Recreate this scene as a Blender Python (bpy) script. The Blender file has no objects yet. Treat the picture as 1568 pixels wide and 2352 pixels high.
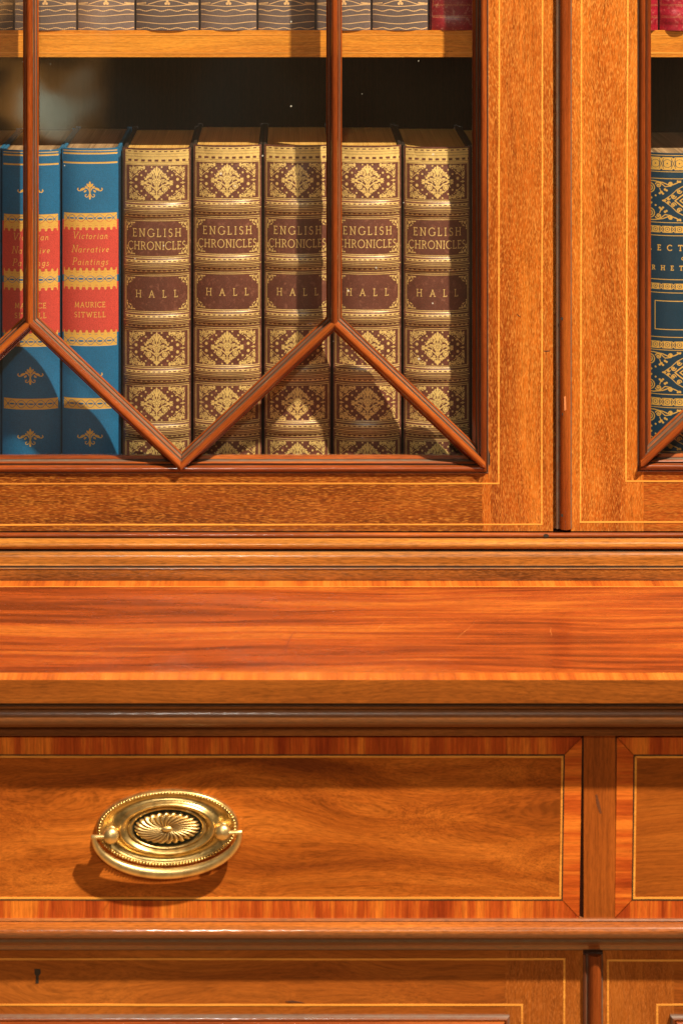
import bpy, bmesh, math, random
import numpy as np
from mathutils import Vector
R = math.radians
random.seed(7)
C = bpy.context.scene.collection

# ------------------------------------------------------------------ camera
F = 5890.0            # focal length in units of the 1568 x 2352 photo frame
VX, VY = 656.0, -348.0   # point straight ahead of the lens (the lens is shifted down)
ZC = 1.4378           # camera height; countertop is at z = 0.90
CY = -1.9             # the camera stands 1.9 m in front of the glazed doors (Y = 0)
cam = bpy.data.cameras.new("camera"); cam_o = bpy.data.objects.new("camera", cam); C.objects.link(cam_o)
cam.sensor_fit = 'VERTICAL'; cam.sensor_height = 36; cam.sensor_width = 24
cam.lens = F / 2352 * 36
cam.shift_x = (784 - VX) / 2352; cam.shift_y = -(1176 - VY) / 2352
cam_o.location = (0, CY, ZC); cam_o.rotation_euler = (R(90), 0, 0)
cam.clip_start = .05; cam.clip_end = 50
cam.dof.use_dof = True; cam.dof.focus_distance = 1.925; cam.dof.aperture_fstop = 14.0
bpy.context.scene.camera = cam_o

# ------------------------------------------------------------------ world (dim shop interior) and lamps
w = bpy.data.worlds.new("World"); bpy.context.scene.world = w; w.use_nodes = True
wt = w.node_tree; wt.nodes.clear()
wo = wt.nodes.new('ShaderNodeOutputWorld'); wb = wt.nodes.new('ShaderNodeBackground')
wc = wt.nodes.new('ShaderNodeTexCoord')
wn = wt.nodes.new('ShaderNodeTexNoise'); wn.inputs['Scale'].default_value = 5.0; wn.inputs['Detail'].default_value = 3
wr = wt.nodes.new('ShaderNodeValToRGB')
e = wr.color_ramp.elements
e[0].position = .38; e[0].color = (.012, .009, .006, 1)
e[1].position = .72; e[1].color = (.36, .33, .24, 1)
q = e.new(.5); q.color = (.13, .075, .04, 1)
q = e.new(.6); q.color = (.30, .19, .09, 1)
wt.links.new(wc.outputs['Generated'], wn.inputs['Vector']); wt.links.new(wn.outputs['Fac'], wr.inputs['Fac'])
wsx = wt.nodes.new('ShaderNodeSeparateXYZ'); wt.links.new(wc.outputs['Generated'], wsx.inputs[0])
wmr = wt.nodes.new('ShaderNodeMapRange'); wmr.inputs['From Min'].default_value = -.35; wmr.inputs['From Max'].default_value = -.75; wt.links.new(wsx.outputs['Z'], wmr.inputs['Value'])
wmx = wt.nodes.new('ShaderNodeMix'); wmx.data_type = 'RGBA'; wt.links.new(wmr.outputs[0], wmx.inputs['Factor']); wt.links.new(wr.outputs['Color'], wmx.inputs[6]); wmx.inputs[7].default_value = (2.0, .95, .28, 1)
wt.links.new(wmx.outputs[2], wb.inputs['Color']); wt.links.new(wb.outputs[0], wo.inputs[0])
wb.inputs['Strength'].default_value = .5

def lamp(name, kind, loc, aim, energy, col, size):
    l = bpy.data.lights.new(name, kind); l.energy = energy; l.color = col
    o = bpy.data.objects.new(name, l); C.objects.link(o); o.location = loc
    o.rotation_euler = (Vector(aim) - Vector(loc)).to_track_quat('-Z', 'Y').to_euler()
    if kind == 'AREA': l.size = size
    else: l.shadow_soft_size = size
    if kind == 'SPOT': l.spot_size = R(60); l.spot_blend = .6
    return o
AIM = Vector((0.05, 0, ZC - .38))
KD = Vector((.85, -1.0, 1.95)).normalized()
lamp("key_spot", 'SPOT', AIM + KD * 4.0, AIM + Vector((0, 0, .05)), 1900, (1, .84, .62), .055)
lamp("glint_spot", 'SPOT', (-.16, -3.2, ZC + 1.1), AIM, 85, (1, .93, .82), .06)
# added unseen lamp behind the camera, patterned to put a soft reflection in the panes
refl = lamp("reflection_lamp", 'AREA', (-.66, -4.0, ZC - .36), AIM, 4.2, (1, .93, .78), .50)
refl.data.shape = 'RECTANGLE'; refl.data.size_y = .62
refl.data.use_nodes = True; lt = refl.data.node_tree; le = lt.nodes['Emission']
lg = lt.nodes.new('ShaderNodeNewGeometry'); ln = lt.nodes.new('ShaderNodeTexNoise'); ln.inputs['Scale'].default_value = 5.5; ln.inputs['Detail'].default_value = 2
lr = lt.nodes.new('ShaderNodeValToRGB'); lr.color_ramp.elements[0].position = .40; lr.color_ramp.elements[0].color = (.05, .03, .015, 1)
lr.color_ramp.elements[1].position = .66; lr.color_ramp.elements[1].color = (.95, 1, .82, 1)
lq = lr.color_ramp.elements.new(.52); lq.color = (.62, .28, .07, 1)
lt.links.new(lg.outputs['Position'], ln.inputs['Vector']); lt.links.new(ln.outputs['Fac'], lr.inputs['Fac']); ls = lt.nodes.new('ShaderNodeSeparateXYZ'); lt.links.new(lg.outputs['Position'], ls.inputs[0])
lm = lt.nodes.new('ShaderNodeMapRange'); lm.inputs['From Min'].default_value = -.43; lm.inputs['From Max'].default_value = -.80; lm.inputs['To Min'].default_value = .12; lt.links.new(ls.outputs['X'], lm.inputs['Value'])
lx = lt.nodes.new('ShaderNodeVectorMath'); lx.operation = 'SCALE'; lt.links.new(lr.outputs['Color'], lx.inputs[0]); lt.links.new(lm.outputs[0], lx.inputs['Scale'])
lt.links.new(lx.outputs[0], le.inputs['Color'])
lamp("soft_fill", 'AREA', (.2, -3.6, ZC + 1.4), AIM, 13, (1, .80, .54), 1.2)

vs = bpy.context.scene.view_settings
vs.view_transform = 'Standard'; vs.look = 'None'; vs.gamma = 1; vs.exposure = 0
bpy.context.scene.cycles.max_bounces = 8
bpy.context.scene.cycles.transparent_max_bounces = 16
bpy.context.scene.cycles.use_denoising = True

# ------------------------------------------------------------------ measuring helpers
def fx(x, Y): return (x - VX) * (Y - CY) / F
def fz(y, Y): return ZC - (y - VY) * (Y - CY) / F

# ------------------------------------------------------------------ materials
def newmat(name):
    m = bpy.data.materials.new(name); m.use_nodes = True
    nt = m.node_tree; b = nt.nodes['Principled BSDF']
    return m, nt, b
def N(nt, t, **kw):
    n = nt.nodes.new(t)
    for k, v in kw.items():
        if k in n.inputs: n.inputs[k].default_value = v
        else: setattr(n, k, v)
    return n
def ramp(nt, fac, stops):
    r = nt.nodes.new('ShaderNodeValToRGB'); e = r.color_ramp.elements
    while len(e) < len(stops): e.new(.5)
    for el, (p, c) in zip(e, stops):
        el.position = p; el.color = (*c, 1) if len(c) == 3 else c
    nt.links.new(fac, r.inputs['Fac']); return r.outputs['Color']
def noise(nt, vec, scale, loc=(0, 0, 0), detail=4, rough=.55, dist=0, rot=(0, 0, 0)):
    mp = N(nt, 'ShaderNodeMapping'); mp.inputs['Scale'].default_value = scale; mp.inputs['Location'].default_value = loc
    mp.inputs['Rotation'].default_value = rot
    nt.links.new(vec, mp.inputs['Vector'])
    n = N(nt, 'ShaderNodeTexNoise'); n.inputs['Scale'].default_value = 1; n.inputs['Detail'].default_value = detail
    n.inputs['Roughness'].default_value = rough; n.inputs['Distortion'].default_value = dist
    nt.links.new(mp.outputs[0], n.inputs['Vector']); return n.outputs['Fac']
def mix(nt, fac, a, b, mode='MIX'):
    m = nt.nodes.new('ShaderNodeMix'); m.data_type = 'RGBA'; m.blend_type = mode
    for s, v in ((m.inputs['Factor'], fac), (m.inputs[6], a), (m.inputs[7], b)):
        if isinstance(v, (int, float)): s.default_value = v
        elif isinstance(v, tuple): s.default_value = (*v, 1)
        else: nt.links.new(v, s)
    return m.outputs[2]
def mth(nt, op, a, b=0.0, clamp=False):
    m = nt.nodes.new('ShaderNodeMath'); m.operation = op; m.use_clamp = clamp
    for s, v in ((m.inputs[0], a), (m.inputs[1], b)):
        if isinstance(v, (int, float)): s.default_value = v
        else: nt.links.new(v, s)
    return m.outputs[0]
def g3(v): return (v, v, v)

def wood(name, dark, mid, light, axis='X', fleck=0.0, fine=1.0, streak=1.0, rough=.3, coat=.35, seed=0, fs=1.0,
         tilt=0.0, rag=0.0, coat_rough=.13, fleckcol=None, broad=1.0, contrast=1.0):
    m, nt, b = newmat(name)
    tc = N(nt, 'ShaderNodeTexCoord')
    vec = tc.outputs['UV'] if axis == 'U' else tc.outputs['Object']
    ai = {'X': 0, 'Y': 1, 'Z': 2, 'U': 0}[axis]
    L = (seed * 3.7, seed * 1.3, seed * 2.1)
    def sc(al, ac):
        s = [ac, ac, ac]; s[ai] = al; return tuple(s)
    if rag:    # swirling figure: bend the coordinates
        nv = N(nt, 'ShaderNodeTexNoise'); nv.inputs['Scale'].default_value = 9; nv.inputs['Detail'].default_value = 2
        mp0 = N(nt, 'ShaderNodeMapping'); mp0.inputs['Scale'].default_value = sc(.45, 1.4); mp0.inputs['Location'].default_value = L
        nt.links.new(vec, mp0.inputs[0]); nt.links.new(mp0.outputs[0], nv.inputs['Vector'])
        sub = N(nt, 'ShaderNodeVectorMath', operation='SUBTRACT'); sub.inputs[1].default_value = (.5, .5, .5)
        nt.links.new(nv.outputs['Color'], sub.inputs[0])
        scl = N(nt, 'ShaderNodeVectorMath', operation='SCALE'); scl.inputs['Scale'].default_value = rag
        nt.links.new(sub.outputs[0], scl.inputs[0])
        add = N(nt, 'ShaderNodeVectorMath', operation='ADD')
        nt.links.new(vec, add.inputs[0]); nt.links.new(scl.outputs[0], add.inputs[1]); vec = add.outputs[0]
    rot = (0, tilt if axis != 'U' else 0, 0)
    fig = noise(nt, vec, sc(3 * streak, 75 * streak), L, 5, .6, .4, rot)
    brd = noise(nt, vec, sc(2.2 * broad, 14 * broad), L, 3, .5, .8, rot)
    f = mth(nt, 'ADD', mth(nt, 'MULTIPLY', fig, .55), mth(nt, 'MULTIPLY', brd, .45))
    k = .17 / contrast
    col = ramp(nt, f, [(.5 - k, dark), (.5, mid), (.5 + k, light)])
    pores = noise(nt, vec, sc(170, 2200), L, 2, .5, 0, rot)
    pc = ramp(nt, pores, [(.36, g3(1 - .42 * fine)), (.55, g3(1.0)), (.8, g3(1 + .1 * fine))])
    col = mix(nt, 1.0, col, pc, 'MULTIPLY')
    ln = noise(nt, vec, sc(10, 720), L, 3, .6, 0, rot)
    col = mix(nt, 1.0, col, ramp(nt, ln, [(.34, g3(.78)), (.5, g3(1.0)), (.66, g3(1.14))]), 'MULTIPLY')
    if fleck:
        fl = noise(nt, vec, sc(300 * fs, 2900 * fs), L, 1, .4, .0, rot)
        patch = noise(nt, vec, sc(26, 60), L, 2, .5, .2, rot)
        th = mth(nt, 'ADD', fl, mth(nt, 'MULTIPLY', mth(nt, 'SUBTRACT', patch, .5), .14))
        fm = ramp(nt, th, [(.51, g3(0)), (.66, g3(1))])
        fm = mth(nt, 'MULTIPLY', fm, fleck)
        col = mix(nt, fm, col, fleckcol or tuple(min(1, c * 1.5 + .03) for c in light))
    # grime attribute (dirt packed in the quirks of the mouldings)
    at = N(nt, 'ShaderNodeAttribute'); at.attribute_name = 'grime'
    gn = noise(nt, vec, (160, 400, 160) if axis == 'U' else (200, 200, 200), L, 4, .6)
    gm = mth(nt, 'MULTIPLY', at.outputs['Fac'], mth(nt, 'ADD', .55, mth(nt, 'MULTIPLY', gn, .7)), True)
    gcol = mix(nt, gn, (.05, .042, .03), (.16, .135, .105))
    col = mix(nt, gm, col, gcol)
    # small bruises
    sp = noise(nt, vec, (55, 55, 55), (L[0] + 9, L[1], L[2]), 3, .7, 1.2)
    sm = ramp(nt, sp, [(.22, g3(.45)), (.30, g3(0))])
    col = mix(nt, sm, col, tuple(c * .35 for c in dark))
    nt.links.new(col, b.inputs['Base Color'])
    rn = noise(nt, vec, sc(30, 90), L, 4, .6)
    rr = mth(nt, 'ADD', rough - .08, mth(nt, 'MULTIPLY', rn, .16))
    rr = mth(nt, 'ADD', rr, mth(nt, 'MULTIPLY', gm, .3), True)
    nt.links.new(rr, b.inputs['Roughness'])
    b.inputs['Coat Weight'].default_value = coat * .55; b.inputs['Coat Roughness'].default_value = coat_rough
    b.inputs['Specular IOR Level'].default_value = .2
    bp = N(nt, 'ShaderNodeBump'); bp.inputs['Strength'].default_value = .35; bp.inputs['Distance'].default_value = .00025
    wv = noise(nt, vec, (38, 38, 38), L, 3, .5)
    h = mth(nt, 'ADD', mth(nt, 'MULTIPLY', pores, .4), mth(nt, 'MULTIPLY', wv, 2.2))
    nt.links.new(h, bp.inputs['Height']); nt.links.new(bp.outputs[0], b.inputs['Normal']); nt.links.new(bp.outputs[0], b.inputs['Coat Normal'])
    return m

M = {}
OR = dict(dark=(.23, .045, .006), mid=(.40, .098, .010), light=(.55, .168, .018))
M['stile'] = wood('stile_mahogany', axis='Z', fleck=.6, seed=1, rag=.03, fine=.9, broad=1.2, fleckcol=(.70, .30, .06), **OR)
M['stile2'] = wood('stile_mahogany_right', axis='Z', fleck=.6, seed=4, rag=.035, fine=.9, tilt=.1, broad=1.3, fleckcol=(.70, .30, .06), **OR)
M['rail'] = wood('rail_mahogany', (.10, .022, .004), (.24, .06, .008), (.34, .10, .013), 'X', fleck=.5, seed=2, fs=.8, rag=.012, fleckcol=(.62, .25, .04), contrast=.9)
M['rail2'] = wood('rail_mahogany_right', (.16, .034, .006), (.33, .075, .010), (.42, .12, .016), 'X', fleck=.4, seed=7, rag=.01, fleckcol=(.6, .25, .04))
M['mould'] = wood('moulding_mahogany', (.07, .014, .004), (.22, .045, .008), (.44, .12, .018), 'U', seed=3, fine=.6, rough=.24, coat=1.0, streak=.9)
M['mouldb'] = wood('plinth_mahogany', (.18, .05, .009), (.36, .125, .02), (.54, .23, .042), 'U', seed=5, fine=1.0, rough=.26, coat=.6, streak=.8)
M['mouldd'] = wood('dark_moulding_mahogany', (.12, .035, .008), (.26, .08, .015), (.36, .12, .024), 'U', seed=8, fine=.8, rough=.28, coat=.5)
M['torus'] = wood('torus_mahogany', (.15, .04, .009), (.30, .082, .014), (.44, .14, .023), 'U', seed=9, fine=1.0, rough=.25, coat=1.4, coat_rough=.09)
M['fascia'] = wood('fascia_mahogany', (.13, .04, .006), (.30, .10, .015), (.45, .17, .028), 'X', seed=6, fine=1.2, fleck=.25, broad=1.3, contrast=1.4)
M['top'] = wood('countertop_mahogany', (.13, .020, .004), (.31, .054, .008), (.45, .118, .015), 'X', seed=11, fine=.8, streak=1.3, rough=.28, coat=.6, coat_rough=.13, contrast=1.55, rag=.03, broad=1.2)
M['edge'] = wood('edge_mahogany', (.13, .030, .005), (.25, .068, .009), (.34, .10, .014), 'X', seed=12, fine=.7, streak=.5, rag=.03, rough=.4, coat=.2)
M['field'] = wood('drawer_veneer', (.20, .042, .006), (.38, .092, .010), (.58, .165, .020), 'X', seed=13, fine=.8, streak=.6, rag=.09, broad=1.5, rough=.33, coat=.25, contrast=1.35)
M['field2'] = wood('drawer_veneer_right', (.22, .052, .008), (.34, .086, .010), (.46, .135, .018), 'X', seed=15, fine=.5, streak=.4, rag=.05, rough=.35, coat=.2)
M['divider'] = wood('divider_mahogany', (.22, .05, .007), (.35, .085, .011), (.42, .12, .016), 'Z', seed=14, fine=.5, streak=.35, rag=.03, rough=.4, coat=.15)
M['lower'] = wood('lower_door_veneer', (.17, .040, .006), (.30, .076, .010), (.44, .13, .018), 'X', seed=16, fine=.4, streak=.3, rag=.08, rough=.38, coat=.2, broad=1.3, contrast=1.2)
M['lowerv'] = wood('lower_stile_veneer', (.21, .050, .007), (.33, .088, .011), (.44, .14, .019), 'Z', seed=17, fine=.5, fleck=.3, streak=.5, rag=.05, rough=.38, coat=.2)
M['bandx'] = wood('crossbanding_upright_grain', (.30, .04, .007), (.50, .088, .012), (.72, .20, .022), 'Z', seed=18, fine=.5, broad=3.2, streak=1.6, rough=.35, coat=.2, contrast=1.5)
M['bandz'] = wood('crossbanding_level_grain', (.32, .045, .007), (.52, .095, .012), (.72, .19, .022), 'X', seed=19, fine=.5, broad=2.6, streak=1.5, rough=.35, coat=.2, contrast=1.5)
M['bandy'] = wood('countertop_crossbanding', (.36, .07, .010), (.50, .12, .015), (.58, .17, .024), 'Y', seed=20, fine=.4, broad=2.2, streak=1.6, rough=.25, coat=.5, coat_rough=.2, contrast=1.5)
M['string'] = wood('satinwood_stringing', (.62, .22, .035), (.80, .33, .055), (.88, .40, .075), 'X', seed=21, fine=.3, rough=.3)
M['ebony'] = wood('ebony_stringing', (.03, .018, .01), (.05, .03, .015), (.08, .05, .02), 'X', seed=22, fine=.3, rough=.4)
M['shelf'] = wood('shelf_veneer', (.48, .14, .015), (.66, .225, .024), (.78, .31, .036), 'X', seed=23, fine=.5, fleck=.25, fs=.8, rag=.02, rough=.4, coat=.1)
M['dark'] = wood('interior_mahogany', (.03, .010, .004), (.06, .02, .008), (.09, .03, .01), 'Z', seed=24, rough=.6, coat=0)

def simple(name, col, rough=.5, metal=0, grain=0, gscale=900, coat=0):
    m, nt, b = newmat(name)
    tc = N(nt, 'ShaderNodeTexCoord'); n = noise(nt, tc.outputs['Object'], g3(gscale), (0, 0, 0), 3, .6)
    n2 = noise(nt, tc.outputs['Object'], g3(45), (3, 1, 2), 4, .6)
    c = mix(nt, 1.0, mix(nt, n2, tuple(v * .7 for v in col), tuple(min(1, v * 1.25) for v in col)), ramp(nt, n, [(.3, g3(.75)), (.7, g3(1.15))]), 'MULTIPLY')
    nt.links.new(c, b.inputs['Base Color']); b.inputs['Roughness'].default_value = rough; b.inputs['Metallic'].default_value = metal
    b.inputs['Coat Weight'].default_value = coat
    if grain:
        bp = N(nt, 'ShaderNodeBump'); bp.inputs['Strength'].default_value = grain; bp.inputs['Distance'].default_value = .0003
        nt.links.new(n, bp.inputs['Height']); nt.links.new(bp.outputs[0], b.inputs['Normal'])
    return m
M['gap'] = simple('dark_gap', (.012, .007, .004), .8)
M['leather_black'] = simple('black_brown_board_leather', (.035, .022, .016), .45, 0, .6)
M['cloth_blue'] = simple('blue_board_cloth', (.012, .14, .30), .55, 0, .5)
M['cloth_grey'] = simple('grey_board_cloth', (.10, .07, .065), .7, 0, .5)
M['cloth_navy'] = simple('navy_board_cloth', (.01, .045, .09), .5, 0, .4)
M['leather_red'] = simple('crimson_board_leather', (.22, .012, .02), .5, 0, .6)
M['chip'] = simple('keyhole_dark', (.03, .018, .010), .6); M['stain'] = simple('old_stain', (.10, .03, .008), .6)
M['worn'] = simple('worn_wood_patch', (.62, .22, .07), .5)

def pages_mat(name, a, b_, edge=.35, scale=1500):
    m, nt, b = newmat(name)
    tc = N(nt, 'ShaderNodeTexCoord')
    n = noise(nt, tc.outputs['Object'], (scale, 5, 5), (0, 0, 0), 3, .6)
    n2 = noise(nt, tc.outputs['Object'], (75, 3, 3), (4, 0, 0), 3, .6)
    c = mix(nt, ramp(nt, n, [(.35, g3(0)), (.65, g3(1))]), a, b_)
    c = mix(nt, 1.0, c, ramp(nt, n2, [(.35, g3(1 - edge)), (.5, g3(1)), (.65, g3(1.1))]), 'MULTIPLY')
    nt.links.new(c, b.inputs['Base Color']); b.inputs['Roughness'].default_value = .42
    bp = N(nt, 'ShaderNodeBump'); bp.inputs['Strength'].default_value = .5; bp.inputs['Distance'].default_value = .0003
    nt.links.new(n, bp.inputs['Height']); nt.links.new(bp.outputs[0], b.inputs['Normal'])
    return m
M['pages_gilt'] = pages_mat('gilt_page_edges', (.50, .27, .06), (.74, .46, .13), .2)
M['pages_tan'] = pages_mat('tan_page_edges', (.20, .11, .05), (.50, .33, .18), .75)
M['pages_cream'] = pages_mat('cream_page_edges', (.5, .4, .25), (.7, .58, .4), .3)

def glass_mat():
    m, nt, b = newmat('window_glass'); nt.nodes.remove(b)
    out = nt.nodes['Material Output']
    tr = N(nt, 'ShaderNodeBsdfTransparent'); tr.inputs['Color'].default_value = (.985, .99, .98, 1)
    gl = N(nt, 'ShaderNodeBsdfGlossy'); gl.inputs['Roughness'].default_value = .035
    lw = N(nt, 'ShaderNodeLayerWeight'); lw.inputs['Blend'].default_value = .5
    frs = mth(nt, 'ADD', .072, mth(nt, 'MULTIPLY', mth(nt, 'POWER', lw.outputs['Facing'], 5.0), .9))
    tc = N(nt, 'ShaderNodeTexCoord')
    bp = N(nt, 'ShaderNodeBump'); bp.inputs['Strength'].default_value = .15; bp.inputs['Distance'].default_value = .0008
    nt.links.new(noise(nt, tc.outputs['Object'], g3(14), (0, 0, 0), 2), bp.inputs['Height']); nt.links.new(bp.outputs[0], gl.inputs['Normal'])
    mx = N(nt, 'ShaderNodeMixShader'); nt.links.new(frs, mx.inputs[0]); nt.links.new(tr.outputs[0], mx.inputs[1]); nt.links.new(gl.outputs[0], mx.inputs[2])
    vo = N(nt, 'ShaderNodeTexVoronoi'); vo.inputs['Scale'].default_value = 95
    vo.inputs['Randomness'].default_value = 1
    nt.links.new(tc.outputs['Object'], vo.inputs['Vector'])
    sep = N(nt, 'ShaderNodeSeparateColor'); nt.links.new(vo.outputs['Color'], sep.inputs[0])
    rad = mth(nt, 'MULTIPLY', mth(nt, 'SUBTRACT', sep.outputs[0], .84, True), .55)
    speck = mth(nt, 'MULTIPLY', mth(nt, 'LESS_THAN', vo.outputs['Distance'], rad), .55)
    df = N(nt, 'ShaderNodeBsdfDiffuse'); df.inputs['Color'].default_value = (.7, .68, .6, 1)
    m2 = N(nt, 'ShaderNodeMixShader'); nt.links.new(speck, m2.inputs[0]); nt.links.new(mx.outputs[0], m2.inputs[1]); nt.links.new(df.outputs[0], m2.inputs[2])
    nt.links.new(m2.outputs[0], out.inputs[0]); return m
M['glass'] = glass_mat()

def brass_mat(name, col, rough, dark=.3):
    m, nt, b = newmat(name); tc = N(nt, 'ShaderNodeTexCoord')
    n = noise(nt, tc.outputs['Object'], g3(140), (0, 0, 0), 5, .65)
    c = mix(nt, ramp(nt, n, [(.3, g3(1)), (.55, g3(0))]), col, tuple(v * dark for v in col))
    nt.links.new(c, b.inputs['Base Color']); b.inputs['Metallic'].default_value = .92
    nt.links.new(mth(nt, 'ADD', rough - .06, mth(nt, 'MULTIPLY', n, .15)), b.inputs['Roughness'])
    return m
M['brass'] = brass_mat('brass', (.74, .52, .20), .30, .45)
M['brass_old'] = brass_mat('tarnished_brass', (.52, .30, .07), .30, .3)
M['brass_bail'] = brass_mat('rubbed_brass', (.84, .62, .28), .36, .7)

# ------------------------------------------------------------------ object helpers
def link(o, parent):
    C.objects.link(o)
    if parent: o.parent = parent
    return o
ORIG = {}
def mesh_obj(name, verts, faces, mat, parent, uvs=None, grime=None, smooth=None, bevel=0):
    off = ORIG.get(parent.name, Vector()) if parent else Vector()
    p = parent
    while p and p.name not in ORIG: p = p.parent
    off = ORIG[p.name] if p else Vector()
    me = bpy.data.meshes.new(name)
    me.from_pydata([(v[0] - off[0], v[1] - off[1], v[2] - off[2]) for v in verts], [], faces)
    if uvs is not None:
        uv = me.uv_layers.new(name='UVMap')
        for l in me.loops: uv.data[l.index].uv = uvs[l.vertex_index]
    if grime is not None:
        a = me.attributes.new('grime', 'FLOAT', 'POINT')
        for i, g in enumerate(grime): a.data[i].value = g
    bm = bmesh.new(); bm.from_mesh(me)
    if bevel:
        bmesh.ops.bevel(bm, geom=bm.edges[:], offset=bevel, segments=2, affect='EDGES', profile=.6)
    bmesh.ops.recalc_face_normals(bm, faces=bm.faces[:])
    bm.to_mesh(me); bm.free()
    if smooth is not None:
        for pl in me.polygons: pl.use_smooth = True
        me.set_sharp_from_angle(angle=R(smooth))
    me.materials.append(mat)
    return link(bpy.data.objects.new(name, me), parent)
def empty(name, loc, label, cat, group=None):
    o = bpy.data.objects.new(name, None); C.objects.link(o); o.location = loc; o.empty_display_size = .02
    o['label'] = label; o['category'] = cat
    if group: o['group'] = group
    ORIG[o.name] = Vector(loc); return o
def prism(name, pts, y0, y1, mat, parent, bevel=0):
    n = len(pts)
    v = [(x, y0, z) for x, z in pts] + [(x, y1, z) for x, z in pts]
    f = [tuple(range(n)), tuple(range(2 * n - 1, n - 1, -1))] + [(i, (i + 1) % n, n + (i + 1) % n, n + i) for i in range(n)]
    return mesh_obj(name, v, f, mat, parent, bevel=bevel, smooth=40 if bevel else None)
def box(name, x0, x1, y0, y1, z0, z1, mat, parent, bevel=0):
    return prism(name, [(x0, z0), (x1, z0), (x1, z1), (x0, z1)], y0, y1, mat, parent, bevel)
def arc(cx, cy, r, a0, a1, n=8, g=0.0, ry=None):
    ry = ry or r
    return [(cx + r * math.cos(R(a0 + (a1 - a0) * i / n)), cy + ry * math.sin(R(a0 + (a1 - a0) * i / n)), g) for i in range(n + 1)]

def sweep(name, p0, p1, prof, e0, e1, mat, parent, seg=.03):
    """straight moulding in the door plane; prof = (offset to the left normal, depth Y, grime); e0/e1 = end cuts as f(offset)"""
    p0 = Vector(p0); p1 = Vector(p1); d = (p1 - p0); L = d.length; d.normalize(); n = Vector((-d.y, d.x))
    k = max(1, int(L / seg)); v = []; uv = []; gr = []; m = len(prof)
    vl = [0]
    for i in range(1, m): vl.append(vl[-1] + math.hypot(prof[i][0] - prof[i - 1][0], prof[i][1] - prof[i - 1][1]))
    rs = random.random() * 9
    for j in range(k + 1):
        for i, (o, y, g) in enumerate(prof):
            t0 = e0(o); t1 = L - e1(o); t = t0 + (t1 - t0) * j / k
            q = p0 + d * t + n * o
            v.append((q.x, y, q.y)); uv.append((t + rs, vl[i] + rs)); gr.append(g)
    f = []
    for j in range(k):
        for i in range(m - 1):
            a = j * m + i; f.append((a, a + 1, a + m + 1, a + m))
        f.append((j * m + m - 1, j * m, (j + 1) * m, (j + 1) * m + m - 1))
    f.append(tuple(range(m))); f.append(tuple(range(k * m + m - 1, k * m - 1, -1)))
    return mesh_obj(name, v, f, mat, parent, uv, gr, smooth=38)

def mould(name, prof, x0, x1, mat, parent):
    """horizontal moulding along X; prof = (Y, z, grime), closed at the back"""
    v = []; uv = []; gr = []; m = len(prof); k = max(1, int((x1 - x0) / .1)); vl = [0]
    for i in range(1, m): vl.append(vl[-1] + math.hypot(prof[i][0] - prof[i - 1][0], prof[i][1] - prof[i - 1][1]))
    rs = random.random() * 9
    for j in range(k + 1):
        x = x0 + (x1 - x0) * j / k
        for i, (y, z, g) in enumerate(prof): v.append((x, y, z)); uv.append((x + rs, vl[i] + rs)); gr.append(g)
    f = []
    for j in range(k):
        for i in range(m):
            a = j * m + i; b = j * m + (i + 1) % m; f.append((a, b, b + m, a + m))
    f.append(tuple(range(m))); f.append(tuple(range(k * m + m - 1, k * m - 1, -1)))
    return mesh_obj(name, v, f, mat, parent, uv, gr, smooth=38)

# ================================================================== THE GLAZED BOOKCASE
X = lambda x: fx(x, 0)
Z = lambda y: fz(y, 0)
case = empty('glazed_bookcase', (X(1290), .13, Z(1335)), 'mahogany glazed bookcase with pointed gothic glazing bars, standing on the drawer cabinet', 'bookcase')
TOPZ = Z(-900); DZ0 = Z(1219)
def stringline(parent, pts, Y=-.00015, wd=.00115, mat=None):
    """inlaid line: one mitred strip per straight run"""
    mat = mat or M['string']; n = len(pts); off = []
    for i, p in enumerate(pts):
        p = Vector(p); dirs = []
        if i > 0: dirs.append((p - Vector(pts[i - 1])).normalized())
        if i < n - 1: dirs.append((Vector(pts[i + 1]) - p).normalized())
        nn = [Vector((-d.y, d.x)) for d in dirs]; s = sum(nn, Vector((0, 0)))
        s.normalize(); s *= (wd / 2) / max(.3, s.dot(nn[0])); off.append(s)
    for i in range(n - 1):
        a, b = Vector(pts[i]), Vector(pts[i + 1]); L = (b - a).length; k = max(1, min(60, int(L / .012)))
        nn = Vector((-(b - a).y, (b - a).x)).normalized(); up = []; lo = []; wob = 0
        for t in range(k + 1):
            wob = wob * .8 + random.uniform(-.00007, .00007); e = nn * (wob if 0 < t < k else 0); f_ = t / k
            g = nn * random.uniform(-.00006, .00006) * (0 < t < k)
            up.append(a + off[i] + (b + off[i + 1] - a - off[i]) * f_ + e + g); lo.append(a - off[i] + (b - off[i + 1] - a + off[i]) * f_ + e - g)
        v = [(p.x, Y, p.y) for p in up] + [(p.x, Y, p.y) for p in lo] + [(p.x, Y + .0012, p.y) for p in up] + [(p.x, Y + .0012, p.y) for p in lo]; m = k + 1; f = []
        for t in range(k):
            f += [(t, t + 1, m + t + 1, m + t), (t, t + 1, 2 * m + t + 1, 2 * m + t), (m + t, m + t + 1, 3 * m + t + 1, 3 * m + t)]
        f += [(0, m, 3 * m, 2 * m), (k, m + k, 3 * m + k, 2 * m + k)]
        mesh_obj('stringing', v, f, mat, parent)

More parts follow.
